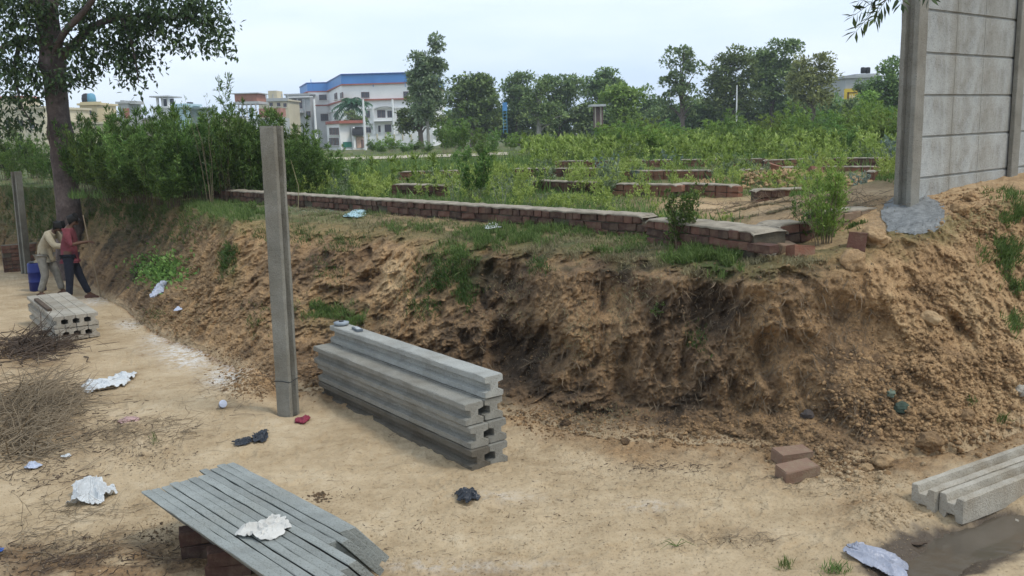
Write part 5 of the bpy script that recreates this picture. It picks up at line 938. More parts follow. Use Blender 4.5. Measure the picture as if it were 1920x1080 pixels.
# ================================================ GROUND COVER (stuff)
def grass(name, lab, patches, mat, dead=0):
    """patches: (px, py, rx, ry, n, height, hang)"""
    rs = np.random.RandomState(len(patches)+31); VV = []
    for (cx_, cy_, rx, ry, n, hh, hang) in patches:
        n = int(n*.62); q = rs.normal(size=(n, 2))*.62; P, NN = hits(cx_+q[:, 0]*rx, cy_+q[:, 1]*ry); P = P+rs.uniform(-.018, .018, P.shape)*np.array([1, 1, 0]); tuft = pn(P*5.5)+.5*pn(P*14) > -.12+.5*(np.hypot(q[:, 0], q[:, 1])-.6); P, NN = P[tuft], NN[tuft]; n = len(P)
        D = NN*.5+np.array([0, 0, 1.0])+rs.normal(0, .42, (n, 3)); D /= np.linalg.norm(D, axis=1)[:, None]; h = hh*rs.uniform(.45, 1.25, n); w_ = (.0045+hh*.02)*rs.uniform(.7, 1.3, n); sd_ = np.cross(D, rs.normal(size=(n, 3))); sd_ /= np.linalg.norm(sd_, axis=1)[:, None]; tip = np.array([NN[:, 0], NN[:, 1], np.zeros(n)]).T*.5+rs.normal(0, .35, (n, 3)); tip[:, 2] -= hang
        M_ = P+D*(h*.55)[:, None]; T = M_+(D*.55+tip*.55)*(h*.55)[:, None]; V = np.stack([P-sd_*w_[:, None]/2, P+sd_*w_[:, None]/2, M_+sd_*w_[:, None]*.4, M_-sd_*w_[:, None]*.4, T], 1); VV.append(V)
    V = np.concatenate(VV); n = len(V); b = (np.arange(n)*5)[:, None]; Fs = np.concatenate([b+np.array([[0, 1, 2, 3]]), b+np.array([[3, 2, 4, 4]])]); 
    F3 = np.concatenate([b+np.array([[0, 1, 2]]), b+np.array([[0, 2, 3]]), b+np.array([[3, 2, 4]])]); o = link(name, mesh_np(name, V, F3, mat)); tag(o, lab, 'grass', kind='stuff'); return o
grass('grass', 'bright green grass growing on the bank top and its ledges', [(420, 392, 110, 22, 12000, .10, .1), (350, 386, 50, 16, 3000, .10, .1), (470, 400, 40, 14, 2500, .09, .1), (1040, 428, 85, 14, 6500, .12, .1), (980, 446, 60, 14, 4000, .12, .3), (915, 452, 50, 18, 3600, .11, .4), (860, 478, 42, 26, 3200, .11, .5), (1320, 478, 62, 22, 6500, .15, .5), (1295, 455, 40, 22, 3500, .15, .2), (1360, 500, 28, 16, 2200, .14, .8), (1280, 490, 30, 14, 1800, .13, .7), (700, 400, 30, 8, 700, .09, .1), (735, 430, 25, 12, 900, .10, .3), (800, 425, 70, 10, 2600, .07, .2), (900, 432, 60, 12, 3200, .08, .2), (1130, 440, 90, 12, 3600, .08, .2), (1220, 455, 60, 14, 2600, .09, .3), (620, 405, 70, 12, 1800, .06, .1), (1150, 470, 60, 8, 1500, .08, .5), (620, 590, 60, 18, 3200, .09, .4), (660, 600, 26, 14, 1200, .10, .4), (600, 575, 30, 12, 1200, .09, .4), (1550, 430, 36, 16, 1600, .12, .1), (1600, 424, 26, 8, 700, .06, .1), (1895, 405, 30, 22, 1800, .12, .3), (1880, 480, 34, 30, 2200, .12, .3), (1900, 540, 24, 20, 900, .1, .3), (1890, 365, 40, 8, 1200, .07, .1), (1900, 610, 16, 18, 500, .1, .3), (545, 380, 40, 8, 900, .08, .1)], M_grass)
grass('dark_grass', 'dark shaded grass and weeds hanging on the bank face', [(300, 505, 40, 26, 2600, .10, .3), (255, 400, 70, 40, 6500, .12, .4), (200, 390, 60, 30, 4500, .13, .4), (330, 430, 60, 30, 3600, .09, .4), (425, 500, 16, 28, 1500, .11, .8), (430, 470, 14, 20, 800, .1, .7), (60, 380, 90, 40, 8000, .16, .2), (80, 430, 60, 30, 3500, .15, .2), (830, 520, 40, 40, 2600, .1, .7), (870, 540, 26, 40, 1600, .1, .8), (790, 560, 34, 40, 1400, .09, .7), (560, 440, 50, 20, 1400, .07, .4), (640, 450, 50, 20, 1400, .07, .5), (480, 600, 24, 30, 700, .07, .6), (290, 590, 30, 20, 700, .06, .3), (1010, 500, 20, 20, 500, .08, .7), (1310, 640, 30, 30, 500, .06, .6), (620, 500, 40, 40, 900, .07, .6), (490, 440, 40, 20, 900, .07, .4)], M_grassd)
grass('dry_grass', 'dry straw-coloured grass along the lip of the bank', [(x, y-8, 42, 12, 1500, .055, .5) for x, y in ((540, 418), (600, 424), (680, 432), (745, 440), (860, 452), (930, 466), (1000, 478), (1080, 484), (1150, 490), (1230, 500), (1300, 515), (1420, 500), (1500, 500), (560, 405), (630, 412), (700, 415), (760, 425), (820, 432), (900, 440), (960, 452), (1030, 462), (1100, 462), (1160, 466), (1220, 474))]+[(1080, 445, 120, 10, 3500, .06, .2), (700, 395, 120, 10, 2600, .04, .1), (600, 395, 60, 10, 1500, .05, .1), (1420, 400, 120, 14, 2600, .04, .0), (1330, 395, 100, 10, 1500, .04, 0), (1560, 390, 100, 14, 1500, .04, 0), (760, 540, 40, 50, 900, .06, .7), (1070, 640, 60, 60, 1500, .045, .8), (960, 560, 60, 60, 1200, .05, .8), (1180, 560, 70, 60, 1400, .05, .8), (680, 620, 50, 50, 900, .05, .7), (350, 600, 70, 40, 800, .05, .4), (1120, 780, 100, 30, 900, .04, .2)], M_straw)
# hanging roots and dead stems on the bank face
rs = np.random.RandomState(55); n = 5200; x = rs.uniform(480, 1640, n); y = 470+rs.rand(n)**.8*340; P, NN = hits(x, y); k = (P[:, 2] > .12) & (P[:, 2] < 1.36); P, NN = P[k], NN[k]; n = len(P); VV = []
h = rs.uniform(.04, .17, n); D = np.array([0, 0, -1.0])+rs.normal(0, .45, (n, 3))+NN*.1; D /= np.linalg.norm(D, axis=1)[:, None]; P0_ = P+NN*.008; P1 = P0_+D*h[:, None]*.5+NN*.012+rs.normal(0, .008, (n, 3)); P2 = P1+(D+rs.normal(0, .4, (n, 3)))*h[:, None]*.5; S_ = np.cross(D, NN); S_ /= np.linalg.norm(S_, axis=1)[:, None]; w_ = rs.uniform(.002, .0045, n)[:, None]
V = np.stack([P0_-S_*w_, P0_+S_*w_, P1+S_*w_, P1-S_*w_, P2], 1); b = (np.arange(n)*5)[:, None]; o = link('hanging_roots', mesh_np('hanging_roots', V, np.concatenate([b+np.array([[0, 1, 2]]), b+np.array([[0, 2, 3]]), b+np.array([[3, 2, 4]])]), M_root)); tag(o, 'fine dead roots and dry stems hanging over the bank face', 'roots', kind='stuff')
# field weeds: many small plants joined
rs = np.random.RandomState(66); W3 = [weed('field_weed', 300+k, .5, 6, .2, 40, .075, .022, .35, (M_lf_weed, M_twig))[2] for k in range(4)]; W4 = [weed('field_weed_far', 310+k, .62, 4, .25, 26, .12, .045, .35, (M_lf_weed, M_twig))[2] for k in range(3)]
def field_pts(n, d0, d1, seed, x0=560, x1=1700):
    rs = np.random.RandomState(seed); d = np.sqrt(rs.uniform(d0**2, d1**2, n)); px = rs.uniform(x0, x1, n); X = np.array([atY(a, 300, b) for a, b in zip(px, d)]); X[:, 2] = zfield(X[:, 0], X[:, 1]); return X
def clear(X):
    x, y, _ = proj(X); a = gauss_px(x, y, [(1420, 390, 200, 22, 1.2), (1620, 375, 80, 26, 1.2), (1450, 330, 60, 14, .9), (1640, 345, 60, 14, .4)])
    wl_ = [np.interp(p[0], [WA[0], WB[0], WC[0]], [WA[1], WB[1], WC[1]]) for p in X]; r = (X[:, 0]-WALL0[0])*WDIR[0]+(X[:, 1]-WALL0[1])*WDIR[1]; nn = np.abs(-(X[:, 0]-WALL0[0])*WDIR[1]+(X[:, 1]-WALL0[1])*WDIR[0])
    for (x0, y0, x1, y1, c_) in rows:
        za = 1.42+.09*c_; A_, B_ = atZ(x0, y0, za), atZ(x1, y1, za); m_ = (X[:, 0]/X[:, 1] > A_[0]/A_[1]-.004) & (X[:, 0]/X[:, 1] < B_[0]/B_[1]+.004) & (X[:, 1] < max(A_[1], B_[1])+.25) & (X[:, 1] > min(A_[1], B_[1])-(2.2 if y0 > 330 else 4.0)); a = a+m_*(np.random.RandomState(int(x0)).rand(len(X)) < (.62 if y0 > 330 else .85))
    return (a < .5) & (X[:, 1] > np.array(wl_)+1.5) & ~((r > -1) & (nn < .6))
for nm, lab, T, npt, d0, d1, s0, seed, mat in [('field_weeds', 'knee-high yellow-green weeds covering the nearer field', W3, 1500, 9.5, 24, .75, 5, M_lf_weed), ('far_field_weeds', 'dense yellow-green weeds covering the far field', W4, 2300, 20, 48, .95, 6, M_lf_weed), ('far_field_weeds', 'darker green weeds mixed into the far field', W4, 1700, 18, 46, 1.05, 8, M_lf_hedge), ('field_weeds', 'pale bluish and straw weeds mixed into the nearer field', W3, 420, 10, 30, .9, 9, M_lf_pale)]:
    X = field_pts(npt, d0, d1, seed); X = X[clear(X)]
    dens = pn(X*.35) ; keep = dens+rs.uniform(-.3, .7, len(X)) > -.05; X = X[keep]; xq, yq, _ = proj(X); parts = []
    R = rotmats(rs.uniform(0, 6.28, len(X)), rs.normal(0, .12, len(X)), np.zeros(len(X))); near = (X[:, 1] < 15)
    sc = s0*.92*rs.uniform(.4, 1.3, len(X))*np.where(near, .62, 1)*np.where((xq < 1000) & (X[:, 1] > 19), .38, 1)*np.where((xq < 1000) & (X[:, 1] > 30), .6, 1)*(1+.5*np.clip(pn(X*.6), -.6, .8)); idx = rs.randint(len(T), size=len(X))
    for k, (v, f, sv, sf) in enumerate(T):
        s_ = idx == k; parts.append(scatter(v, f, X[s_], R[s_], sc[s_]))
    v, f = join(parts); o = link(nm, mesh_np(nm, v, f, mat)); tag(o, lab, 'weeds', kind='stuff')
# field grass
rs = np.random.RandomState(67); VV = []
for (n, d0, d1, hh, x0, x1) in [(26000, 8.8, 17, .085, 560, 1700), (26000, 16, 34, .20, 600, 1720), (9000, 12, 20, .14, 120, 700)]:
    X = field_pts(n, d0, d1, int(d0*7), x0, x1); X = X[clear(X)]; n = len(X); D = np.array([0, 0, 1.0])+rs.normal(0, .35, (n, 3)); h = hh*rs.uniform(.5, 1.3, n); w_ = hh*.09*rs.uniform(.7, 1.3, n); S_ = np.cross(D, rs.normal(size=(n, 3))); S_ /= np.linalg.norm(S_, axis=1)[:, None]; VV.append(np.stack([X-S_*w_[:, None], X+S_*w_[:, None], X+D*h[:, None]], 1))
V = np.concatenate(VV); o = link('field_grass', mesh_np('field_grass', V, np.arange(len(V)*3).reshape(-1, 3), M_grass)); tag(o, 'short bright grass between the weeds of the field', 'grass', kind='stuff')
# ================================================ LOOSE EARTH, LITTER, RUBBISH
def ico(sub):
    bm = bmesh.new(); bmesh.ops.create_icosphere(bm, subdivisions=sub, radius=1); V = np.array([v.co[:] for v in bm.verts]); Fs = np.array([[v.index for v in f.verts] for f in bm.faces]); bm.free(); return V, Fs
I1, I2, I4, I5 = ico(1), ico(2), ico(4), ico(5)
def lump(I, seed, am=.35, fr=1.3): V = I[0]; r = 1+am*fbm(V, fr, 2, .6, seed*3.1)+.15*pn(V*3+seed); V = V*r[:, None]; V = V+.22*np.sign(V)*np.abs(V)**3; return V*np.array([1, .8, .6]), I[1]
def clods(name, lab, regs, seed, mat=M_soil, I=I1, attrs=(.5, .0), kindlab='soil clods'):
    rs = np.random.RandomState(seed); T = [lump(I, seed+k) for k in range(4)]; parts = []
    for (cx_, cy_, rx, ry, n, s0, s1) in regs:
        q = rs.normal(size=(n, 2))*.6; P, NN = hits(cx_+q[:, 0]*rx, cy_+q[:, 1]*ry); n = n if I is not I1 else n; s = s0*(s1/s0)**(rs.rand(n)**4.2); R = rotmats(rs.uniform(0, 6.3, n), rs.normal(0, .5, n), rs.uniform(0, 6.3, n)); P = P+rs.normal(0, .01, P.shape)*np.array([1, 1, 0])+NN*(s*.15)[:, None]
        w_ = rs.randint(4, size=n)
        for k in range(4):
            m_ = w_ == k
            if m_.any(): parts.append(scatter(*T[k], P[m_]-NN[m_]*(s[m_]*.25)[:, None], R[m_], s[m_][:, None]*rs.uniform(.55, 1.25, (int(m_.sum()), 3))))
    v, f = join(parts); me = mesh_np(name, v, f, mat, smooth=(I is not I1)); n = len(v)
    if mat is M_soil:
        ci = np.repeat(np.random.RandomState(1).rand(n//len(I[0])+1), len(I[0]))[:n]
        attr(me, 'soil', attrs[0]-.06+.35*(ci-.5)); attr(me, 'sand', np.full(n, attrs[1])); attr(me, 'green', np.zeros(n)); attr(me, 'damp', np.zeros(n)); attr(me, 'chalk', np.zeros(n))
    o = link(name, me); tag(o, lab, kindlab, kind='stuff'); return o
clods('orange_clods', 'loose orange earth clods on the right-hand slope', [(1760, 560, 150, 110, 5200, .003, .020), (1780, 700, 150, 90, 6500, .003, .028), (1640, 740, 80, 60, 3400, .003, .034), (1760, 800, 130, 40, 3000, .004, .036), (1860, 420, 70, 50, 2200, .004, .03), (1800, 380, 60, 20, 1100, .004, .035), (1880, 720, 60, 70, 1800, .004, .026), (1690, 690, 40, 30, 500, .01, .034)], 3, attrs=(.70, .0))
clods('brown_clods', 'crumbled brown earth along the foot of the bank', [(1100, 795, 120, 22, 2600, .003, .024), (1300, 810, 120, 26, 2800, .003, .024), (1450, 800, 80, 50, 2600, .003, .026), (1560, 850, 80, 30, 2200, .003, .032), (1000, 775, 60, 16, 1200, .003, .022), (480, 715, 60, 24, 2600, .004, .026), (590, 700, 24, 34, 1200, .004, .028), (440, 665, 60, 22, 1300, .004, .022), (330, 600, 70, 30, 1600, .004, .022), (360, 540, 90, 60, 2000, .004, .02), (1000, 620, 330, 120, 4200, .003, .017), (1480, 600, 120, 120, 2600, .003, .02)], 4, attrs=(.48, .0))
clods('pale_clods', 'pale sandy crumbs at the edge of the lane', [(1540, 880, 90, 24, 1000, .004, .026), (1640, 900, 70, 26, 700, .004, .026), (1100, 850, 260, 30, 2600, .002, .011), (1200, 960, 400, 90, 3000, .002, .006), (700, 900, 300, 120, 1800, .002, .006), (900, 1000, 700, 90, 3000, .003, .009), (300, 720, 160, 60, 900, .003, .010), (1660, 960, 60, 40, 700, .004, .022), (250, 1000, 200, 60, 900, .003, .012)], 5, attrs=(.6, .75))
clods('dark_clods', 'dark damp lumps lying on the sandy lane', [(600, 932, 16, 8, 120, .006, .024), (150, 1040, 200, 30, 300, .004, .015), (300, 1000, 50, 24, 200, .004, .02), (735, 815, 16, 4, 26, .005, .014), (640, 925, 20, 10, 20, .004, .010), (1665, 730, 30, 40, 120, .012, .034), (785, 990, 12, 4, 20, .004, .010), (1050, 790, 30, 16, 60, .008, .02), (1240, 870, 60, 8, 60, .003, .009), (1390, 1010, 70, 14, 70, .003, .009)], 6, attrs=(.2, .1))
# big rocks and clods as things
def rock(px, py, s, lab, seed, soil=.4, sand=0.0, col=None, sc=(1, .85, .7), name='clod', cat='clod', grp=None):
    V, Fs = I4; r = 1+.30*fbm(V, 1.2, 3, .55, seed)-.08*np.abs(fbm(V, 4, 3, .6, seed+3)); V = V*r[:, None]*np.array(sc)*s; me = mesh_np(name, V, Fs, col or M_soil, smooth=True); n = len(V)
    if not col: attr(me, 'soil', np.full(n, soil)); attr(me, 'sand', np.full(n, sand)); [attr(me, q, np.zeros(n)) for q in ('green', 'damp', 'chalk')]
    o = link(name, me); p = hit(px, py); o.location = (p[0], p[1], p[2]+s*.25); o.rotation_euler = (0, 0, seed); return tag(o, lab, cat, grp)
M_rock = plain('dark_stone', (.075, .062, .055), .85, .4, 12, .01)
rock(1512, 780, .062, 'dark stone lying on the slope above the brick pair', 1, col=M_rock, name='stone', cat='stone')
rock(1742, 600, .11, 'pale flat-topped clod high on the right-hand slope', 2, .9, .4, sc=(1.2, .7, .6))
rock(1745, 832, .10, 'large brown clod at the bottom of the right-hand slope', 3, .45)
rock(1655, 872, .09, 'round sandy clod at the slope foot left of the lying columns', 4, .6, .3)
rock(1625, 880, .06, 'small sandy clod just left of the round sandy one', 5, .6, .3)
rock(1690, 770, .07, 'blackish-green lump in the middle of the right-hand slope', 6, .1, col=plain('moss_stone', (.05, .07, .05), .8, .4, 10))
rock(1668, 740, .05, 'small grey-green lump just above the blackish-green one', 7, .2, col=plain('moss_stone_light', (.12, .15, .11), .8, .4, 10))
rock(1810, 780, .075, 'brown clod half buried left of the grass tuft on the right slope', 8, .5)
rock(1917, 735, .07, 'grey stone at the right edge of the slope', 9, col=M_old, name='stone', cat='stone')
rock(1060, 792, .05, 'dark knobbly clod at the bank foot near the stack', 10, .15)
rock(1170, 830, .045, 'dark clod at the bank foot right of the knobbly one', 11, .2)
rock(1800, 395, .09, 'clod at the base of the grey wall panels', 12, .7)
rock(1820, 372, .08, 'smaller clod against the grey wall panels', 13, .7)
rock(1905, 985, .05, 'pale round stone at the right end of the puddle', 14, col=M_old, name='stone', cat='stone')
rock(1640, 452, .11, 'big eroded soil block beside the masonry lump', 15, .75, .3, sc=(1.2, .9, .9))
rock(1600, 500, .12, 'pale crumbly soil knob below the masonry lump', 16, .65, .2, sc=(1, .7, .9))
# cement spoil by the post
def heap(px, py, rx, ry, h, mat, lab, seed, name='heap', cat='heap', soilv=None):
    n = 60; u = np.linspace(-1, 1, n); X, Y = np.meshgrid(u, u); c = hit(px, py); a = hit(px+rx, py); b = hit(px, py-ry); c2 = hit(px-rx, py); d = hit(px, py+ry)
    PX = px+X*rx; PY = py+Y*ry; P, NN = hits(PX.ravel(), PY.ravel()); 
    x_, y_, _ = proj(P); r = np.hypot(X, Y).ravel()*(1+.25*pn(np.stack([X.ravel()*2, Y.ravel()*2, np.full(n*n, seed)], 1))); k = np.clip(1-r**2, -.2, 1); Pn = P+NN*.0+np.array([0, 0, 1])*(k*h+.010*fbm(P, 14, 3, .7)*2-.004)[:, None]
    G = Pn.reshape(n, n, 3)
    for _ in range(14): G[1:-1, 1:-1] = (G[:-2, 1:-1]+G[2:, 1:-1]+G[1:-1, :-2]+G[1:-1, 2:])/4
    G[..., 2] += .006*fbm(G.reshape(-1, 3), 30, 3, .6).reshape(n, n)+.012; Fs = grid_faces(n, n); kf = k.reshape(n, n); keep = (kf[:-1, :-1] > -.05).ravel(); ed = np.abs(np.diff(G, axis=0)).max(-1)[:, :-1].ravel() < .3; me = mesh_np(name, G, Fs[keep & ed], mat, smooth=True); o = link(name, me); return tag(o, lab, cat)
M_cem = plain('wet_cement', (.20, .205, .198), .85, .4, 14, .012); heap(1712, 404, 60, 36, .02, M_cem, 'grey wet cement spilled around the foot of the right wall post', 3, 'cement_heap', 'cement')
cp = []; rs = np.random.RandomState(5); T = lump(I1, 9); q = rs.normal(size=(900, 2))*.5; P, NN = hits(1712+q[:, 0]*62, 408+q[:, 1]*36); cp = scatter(*T, P+NN*.005+np.array([0, 0, .015]), rotmats(rs.uniform(0, 6, 900), rs.normal(0, .5, 900), rs.uniform(0, 6, 900)), rs.uniform(.002, .006, 900)[:, None]*np.array([[1, 1, .6]])); o = link('cement_lumps', mesh_np('cement_lumps', cp[0], cp[1], M_cem)); tag(o, 'grey cement crumbs around the right wall post', 'cement', kind='stuff')
# puddle
pz = -.085
ang = np.linspace(0, 2*math.pi, 80, endpoint=False); c = atZ(1810, 1020, pz); V = [(c[0]+math.cos(a)*.95, c[1]+math.sin(a)*.62, onlane(1810, 1000)[2]-.082) for a in ang]; m = MB(); m.add(V, [tuple(range(80))])
mw, t, b, o_ = newmat('muddy_water'); L(t, ramp(t, noise(t, 3, 4, .5, objco(t)), [(.3, (.085, .07, .052)), (.7, (.12, .098, .073))]), b.inputs['Base Color']); b.inputs['Roughness'].default_value = .06; b.inputs['Specular IOR Level'].default_value = .5
bump(t, b, noise(t, 10, 3, .5, objco(t)), .003); o = link('puddle', m.mesh('puddle', mw), kind='structure'); o['label'] = 'muddy brown puddle beside the lying columns'
# twig piles
def twigs(name, lab, regs, mats, seed, cat='brush pile', thing=True):
    rs = np.random.RandomState(seed); parts = []
    for (cx_, cy_, rx, ry, n, l0, l1, r0, lift) in regs:
        q = rs.normal(size=(n, 2))*.6; P, NN = hits(cx_+q[:, 0]*rx, cy_+q[:, 1]*ry)
        for p in P:
            ln = rs.uniform(l0, l1); a = rs.uniform(0, 6.28) if rs.rand() < .6 else rs.normal(.4, .4); el = abs(rs.normal(0, .13)); d = np.array([math.cos(a)*math.cos(el), math.sin(a)*math.cos(el), math.sin(el)]); k = 5; pts = [p+np.array([0, 0, rs.uniform(0, lift)])]
            for _ in range(k-1): d = d+rs.normal(0, .42, 3)*np.array([1, 1, .6]); d[2] -= .05; d /= np.linalg.norm(d); pts.append(pts[-1]+d*ln/(k-1))
            pts = np.array(pts); pts[:, 2] = np.maximum(pts[:, 2], p[2]+.004); r = r0*rs.uniform(.5, 1.4); v, f = tube(pts, np.linspace(r, r*.35, k), 3, False); parts.append((v, f))
    v, f = join(parts); o = link(name, mesh_np(name, v, f, mats)); return tag(o, lab, cat) if thing else tag(o, lab, cat, kind='stuff')
twigs('brush_pile', 'tangled heap of dry brown twigs along the left edge', [(50, 770, 60, 46, 560, .2, .7, .0055, .10), (20, 840, 50, 30, 200, .2, .8, .006, .05), (110, 745, 44, 30, 120, .12, .5, .0045, .06), (60, 790, 80, 60, 300, .05, .2, .003, .03)], M_twig, 1)
twigs('brush_pile', 'darker matted brush heap below the low column stack', [(50, 660, 55, 18, 380, .2, .7, .008, .12), (110, 645, 30, 10, 90, .15, .4, .006, .04)], M_twigd, 2)
twigs('twig_litter', 'scattered dry twigs and stalks on the lane', [(260, 810, 120, 26, 170, .06, .35, .0022, .01), (200, 820, 60, 16, 120, .05, .25, .002, .015), (150, 960, 130, 20, 120, .06, .3, .002, .012), (120, 1020, 150, 30, 160, .05, .3, .0025, .012), (430, 740, 80, 30, 90, .06, .35, .002, .03), (330, 800, 60, 20, 60, .06, .3, .002, .02), (700, 900, 350, 130, 150, .03, .14, .0015, .0), (1200, 900, 250, 60, 170, .03, .12, .0015, .0), (1380, 1010, 80, 12, 60, .04, .2, .002, .01), (1500, 910, 120, 20, 60, .04, .2, .002, .01), (470, 680, 60, 30, 60, .05, .3, .002, .02), (240, 600, 60, 20, 60, .05, .2, .002, .01), (560, 1000, 500, 60, 80, .03, .12, .0015, .0), (1400, 390, 140, 14, 500, .05, .3, .003, .02), (1560, 382, 90, 14, 350, .05, .3, .003, .02), (640, 404, 120, 8, 150, .04, .2, .002, .01)], M_twig, 3, 'twigs', False)
twigs('dark_leaf_litter', 'small dark stalks and dead leaves trodden into the lane', [(180, 800, 110, 40, 200, .02, .1, .004, .01), (150, 1045, 200, 30, 260, .02, .1, .004, .01), (90, 890, 100, 30, 160, .02, .12, .003, .01), (1100, 930, 400, 80, 120, .01, .05, .0025, .0), (700, 1000, 300, 60, 60, .01, .05, .0025, .0), (280, 860, 80, 20, 120, .01, .05, .0025, .0), (1250, 875, 80, 10, 90, .02, .06, .003, .005)], M_twigd, 4, 'litter', False)
twigs('vine', 'thin bare stems trailing past the foot of the standing post', [(490, 720, 14, 30, 5, .4, .8, .004, .1), (440, 775, 20, 10, 4, .3, .6, .003, .02)], M_twigd, 5, 'vine')
# leaf litter: small flat pieces
rs = np.random.RandomState(12); q = np.concatenate([np.stack([rs.uniform(0, 1920, 3000), 1080-abs(rs.normal(0, 150, 3000))], 1), rs.normal(size=(900, 2))*[90, 24]+[220, 820], rs.normal(size=(500, 2))*[70, 16]+[290, 865], rs.normal(size=(700, 2))*[140, 22]+[1230, 885]]); q = q[(q[:, 1] > 700) & (q[:, 1] < 1085)]; P, NN = hits(q[:, 0], q[:, 1]); n = len(P)
v, f = scatter(*LEAF, P+NN*.003, rotmats(rs.uniform(0, 6.3, n), rs.normal(0, .25, n), rs.uniform(0, 6.3, n)), np.stack([rs.uniform(.003, .010, n), rs.uniform(.006, .022, n), np.full(n, .02)], 1)); o = link('leaf_litter', mesh_np('leaf_litter', v, f, M_twig)); tag(o, 'tiny dry leaf scraps strewn over the lane', 'litter', kind='stuff')
# crumpled plastic and cloth
def clothmat(name, c, rough=.5, tr=.15, pat=None):
    m, t, b, o = newmat(name); col = ramp(t, noise(t, 9, 5, .6, objco(t)), [(.3, tuple(x*.75 for x in c)), (.6, c)]); L(t, col, b.inputs['Base Color']); b.inputs['Roughness'].default_value = rough; b.inputs['Specular IOR Level'].default_value = .4; tl = N(t, 'ShaderNodeBsdfTranslucent'); L(t, col, tl.inputs['Color']); ms = N(t, 'ShaderNodeMixShader'); ms.inputs[0].default_value = tr; L(t, b.outputs[0], ms.inputs[1]); L(t, tl.outputs[0], ms.inputs[2]); L(t, ms.outputs[0], o.inputs['Surface']); return m
M_bag = clothmat('white_plastic', (.66, .68, .68)); M_bagb = clothmat('bluish_plastic', (.55, .60, .72)); M_rag = clothmat('white_rag', (.62, .60, .55), .9, .1); M_blk = clothmat('black_plastic', (.022, .026, .034), .35, 0); M_pk = clothmat('pink_scrap', (.55, .36, .33), .8); M_film = clothmat('clear_film', (.50, .52, .60), .3, .35); M_redst = clothmat('red_string', (.28, .04, .07), .8)
def crumple(name, px, py, wpx, hpx, h, mat, lab, cat, seed, yaw=0, am=.5, dz=0, pos=None, fr=2.2, taper=0):
    V, Fs = I5; p = hit(px, py) if pos is None else np.array(pos); sx = wpx/2*p[1]/F; ang_ = math.atan2(2.6-p[2], p[1]); sy = max(.02, hpx/2*p[1]/F/math.sin(ang_)-h*.3)
    W_ = V+.5*np.stack([pn(V*1.1+seed), pn(V*1.1+seed+9), pn(V*1.1+seed+18)], 1); f1 = np.abs(pn(W_*fr*.62+seed))*2.6; f2 = np.abs(pn(W_*np.array([1.8, .9, 1])*fr+seed*2))*2.6; r = 1+.42*pn(V*.9+seed*5)*1.6-am*.20*(1-f1).clip(0)**2-am*.07*(1-f2).clip(0)**2; V = V*r[:, None]; V[:, 1] *= 1-taper*V[:, 0]*.6; f3 = np.abs(pn(W_*fr*1.9+seed*3))*2.6; V = V*(1-am*.10*(1-f3).clip(0)**2)[:, None]; z = np.maximum(V[:, 2], -.12); z = z*h*(.75+.55*pn(W_*.8+seed*7)*1.6)-am*h*(.40*(1-f1).clip(0)**3+.30*(1-f3).clip(0)**2)*(z > 0); V = np.stack([V[:, 0]*sx, V[:, 1]*sy, z], 1); me = mesh_np(name, V, Fs, mat, smooth=True); o = link(name, me); o.location = (p[0], p[1], p[2]+.01+dz); o.rotation_euler = (0, 0, yaw); return tag(o, lab, cat)
def rag(name, px, py, wpx, hpx, h, mat, lab, cat, seed, yaw=0, pos=None, fr=1.2, warp=.22, taper=0, slope=None):
    n = 110; u = np.linspace(-1, 1, n); X, Y = np.meshgrid(u, u); rr = np.maximum(np.abs(X), np.abs(Y)); th = np.arctan2(Y, X); C = np.stack([np.cos(th).ravel(), np.sin(th).ravel(), np.full(n*n, seed*1.7)], 1)
    R = rr.ravel()*(.86+.38*pn(C*1.4)+.12*pn(C*4)); x, y = np.cos(th).ravel()*R, np.sin(th).ravel()*R; Q3 = np.stack([x, y, np.full(n*n, seed*3.3)], 1)
    w1, w2 = fbm(Q3, fr, 3, .6, 4.0), fbm(Q3, fr, 3, .6, 40.0); a1 = 1-2.6*np.abs(pn((Q3+warp*np.stack([w1, w2, w1], 1))*fr*1.5)); a2 = 1-2.6*np.abs(pn((Q3+warp*np.stack([w2, w1, w2], 1))*fr*3.3+8)); a3 = 1-2.6*np.abs(pn(Q3*fr*7+3))
    z = h*(.55*np.clip(.5+1.4*pn(Q3*1.1), 0, 1)+.40*np.clip(a1, 0, 1)**1.6+.10*np.clip(a2, 0, 1)**1.5+.02*np.clip(a3, 0, 1))*(1-.55*np.clip(R, 0, 1.2)**4)
    p = hit(px, py) if pos is None else np.array(pos); sx = wpx/2*p[1]/F; sy = max(.025, hpx/2*p[1]/F/math.sin(math.atan2(2.6-p[2], p[1]))-h*.3)
    x2, y2 = x+warp*.55*w1, (y+warp*.55*w2)*(1-taper*x*.6); V = np.stack([x2*sx, y2*sy, z+.004], 1)
    if slope is None:                                       # follow the ground
        cq, sq = math.cos(yaw), math.sin(yaw); wx, wy = p[0]+V[:, 0]*cq-V[:, 1]*sq, p[1]+V[:, 0]*sq+V[:, 1]*cq; qx, qy, _ = proj(np.stack([wx, wy, np.full(len(wx), p[2])], 1)); G_, _n = hits(np.clip(qx, -40, 1970), np.clip(qy, 240, 1088)); V[:, 2] += np.clip(G_[:, 2]-p[2], -.05, .08)+.004
    else: V[:, 2] += V[:, 0]*slope[0]+V[:, 1]*slope[1]
    me = mesh_np(name, V, grid_faces(n, n), mat, smooth=True); o = link(name, me); o.location = tuple(p); o.rotation_euler = (0, 0, yaw); md = o.modifiers.new('thick', 'SOLIDIFY'); md.thickness = .0025; return tag(o, lab, cat)
rag('plastic_sack', 194, 726, 84, 34, .08, M_bag, 'white woven sack lying left of the paler sack piece', 'sack', 1, -.1, fr=1.0, warp=.12)
rag('plastic_sack', 232, 712, 62, 24, .05, M_bag, 'thin trailing end of sack beside the whiter sack', 'sack', 2, .3, fr=1.2, warp=.12, taper=.6)
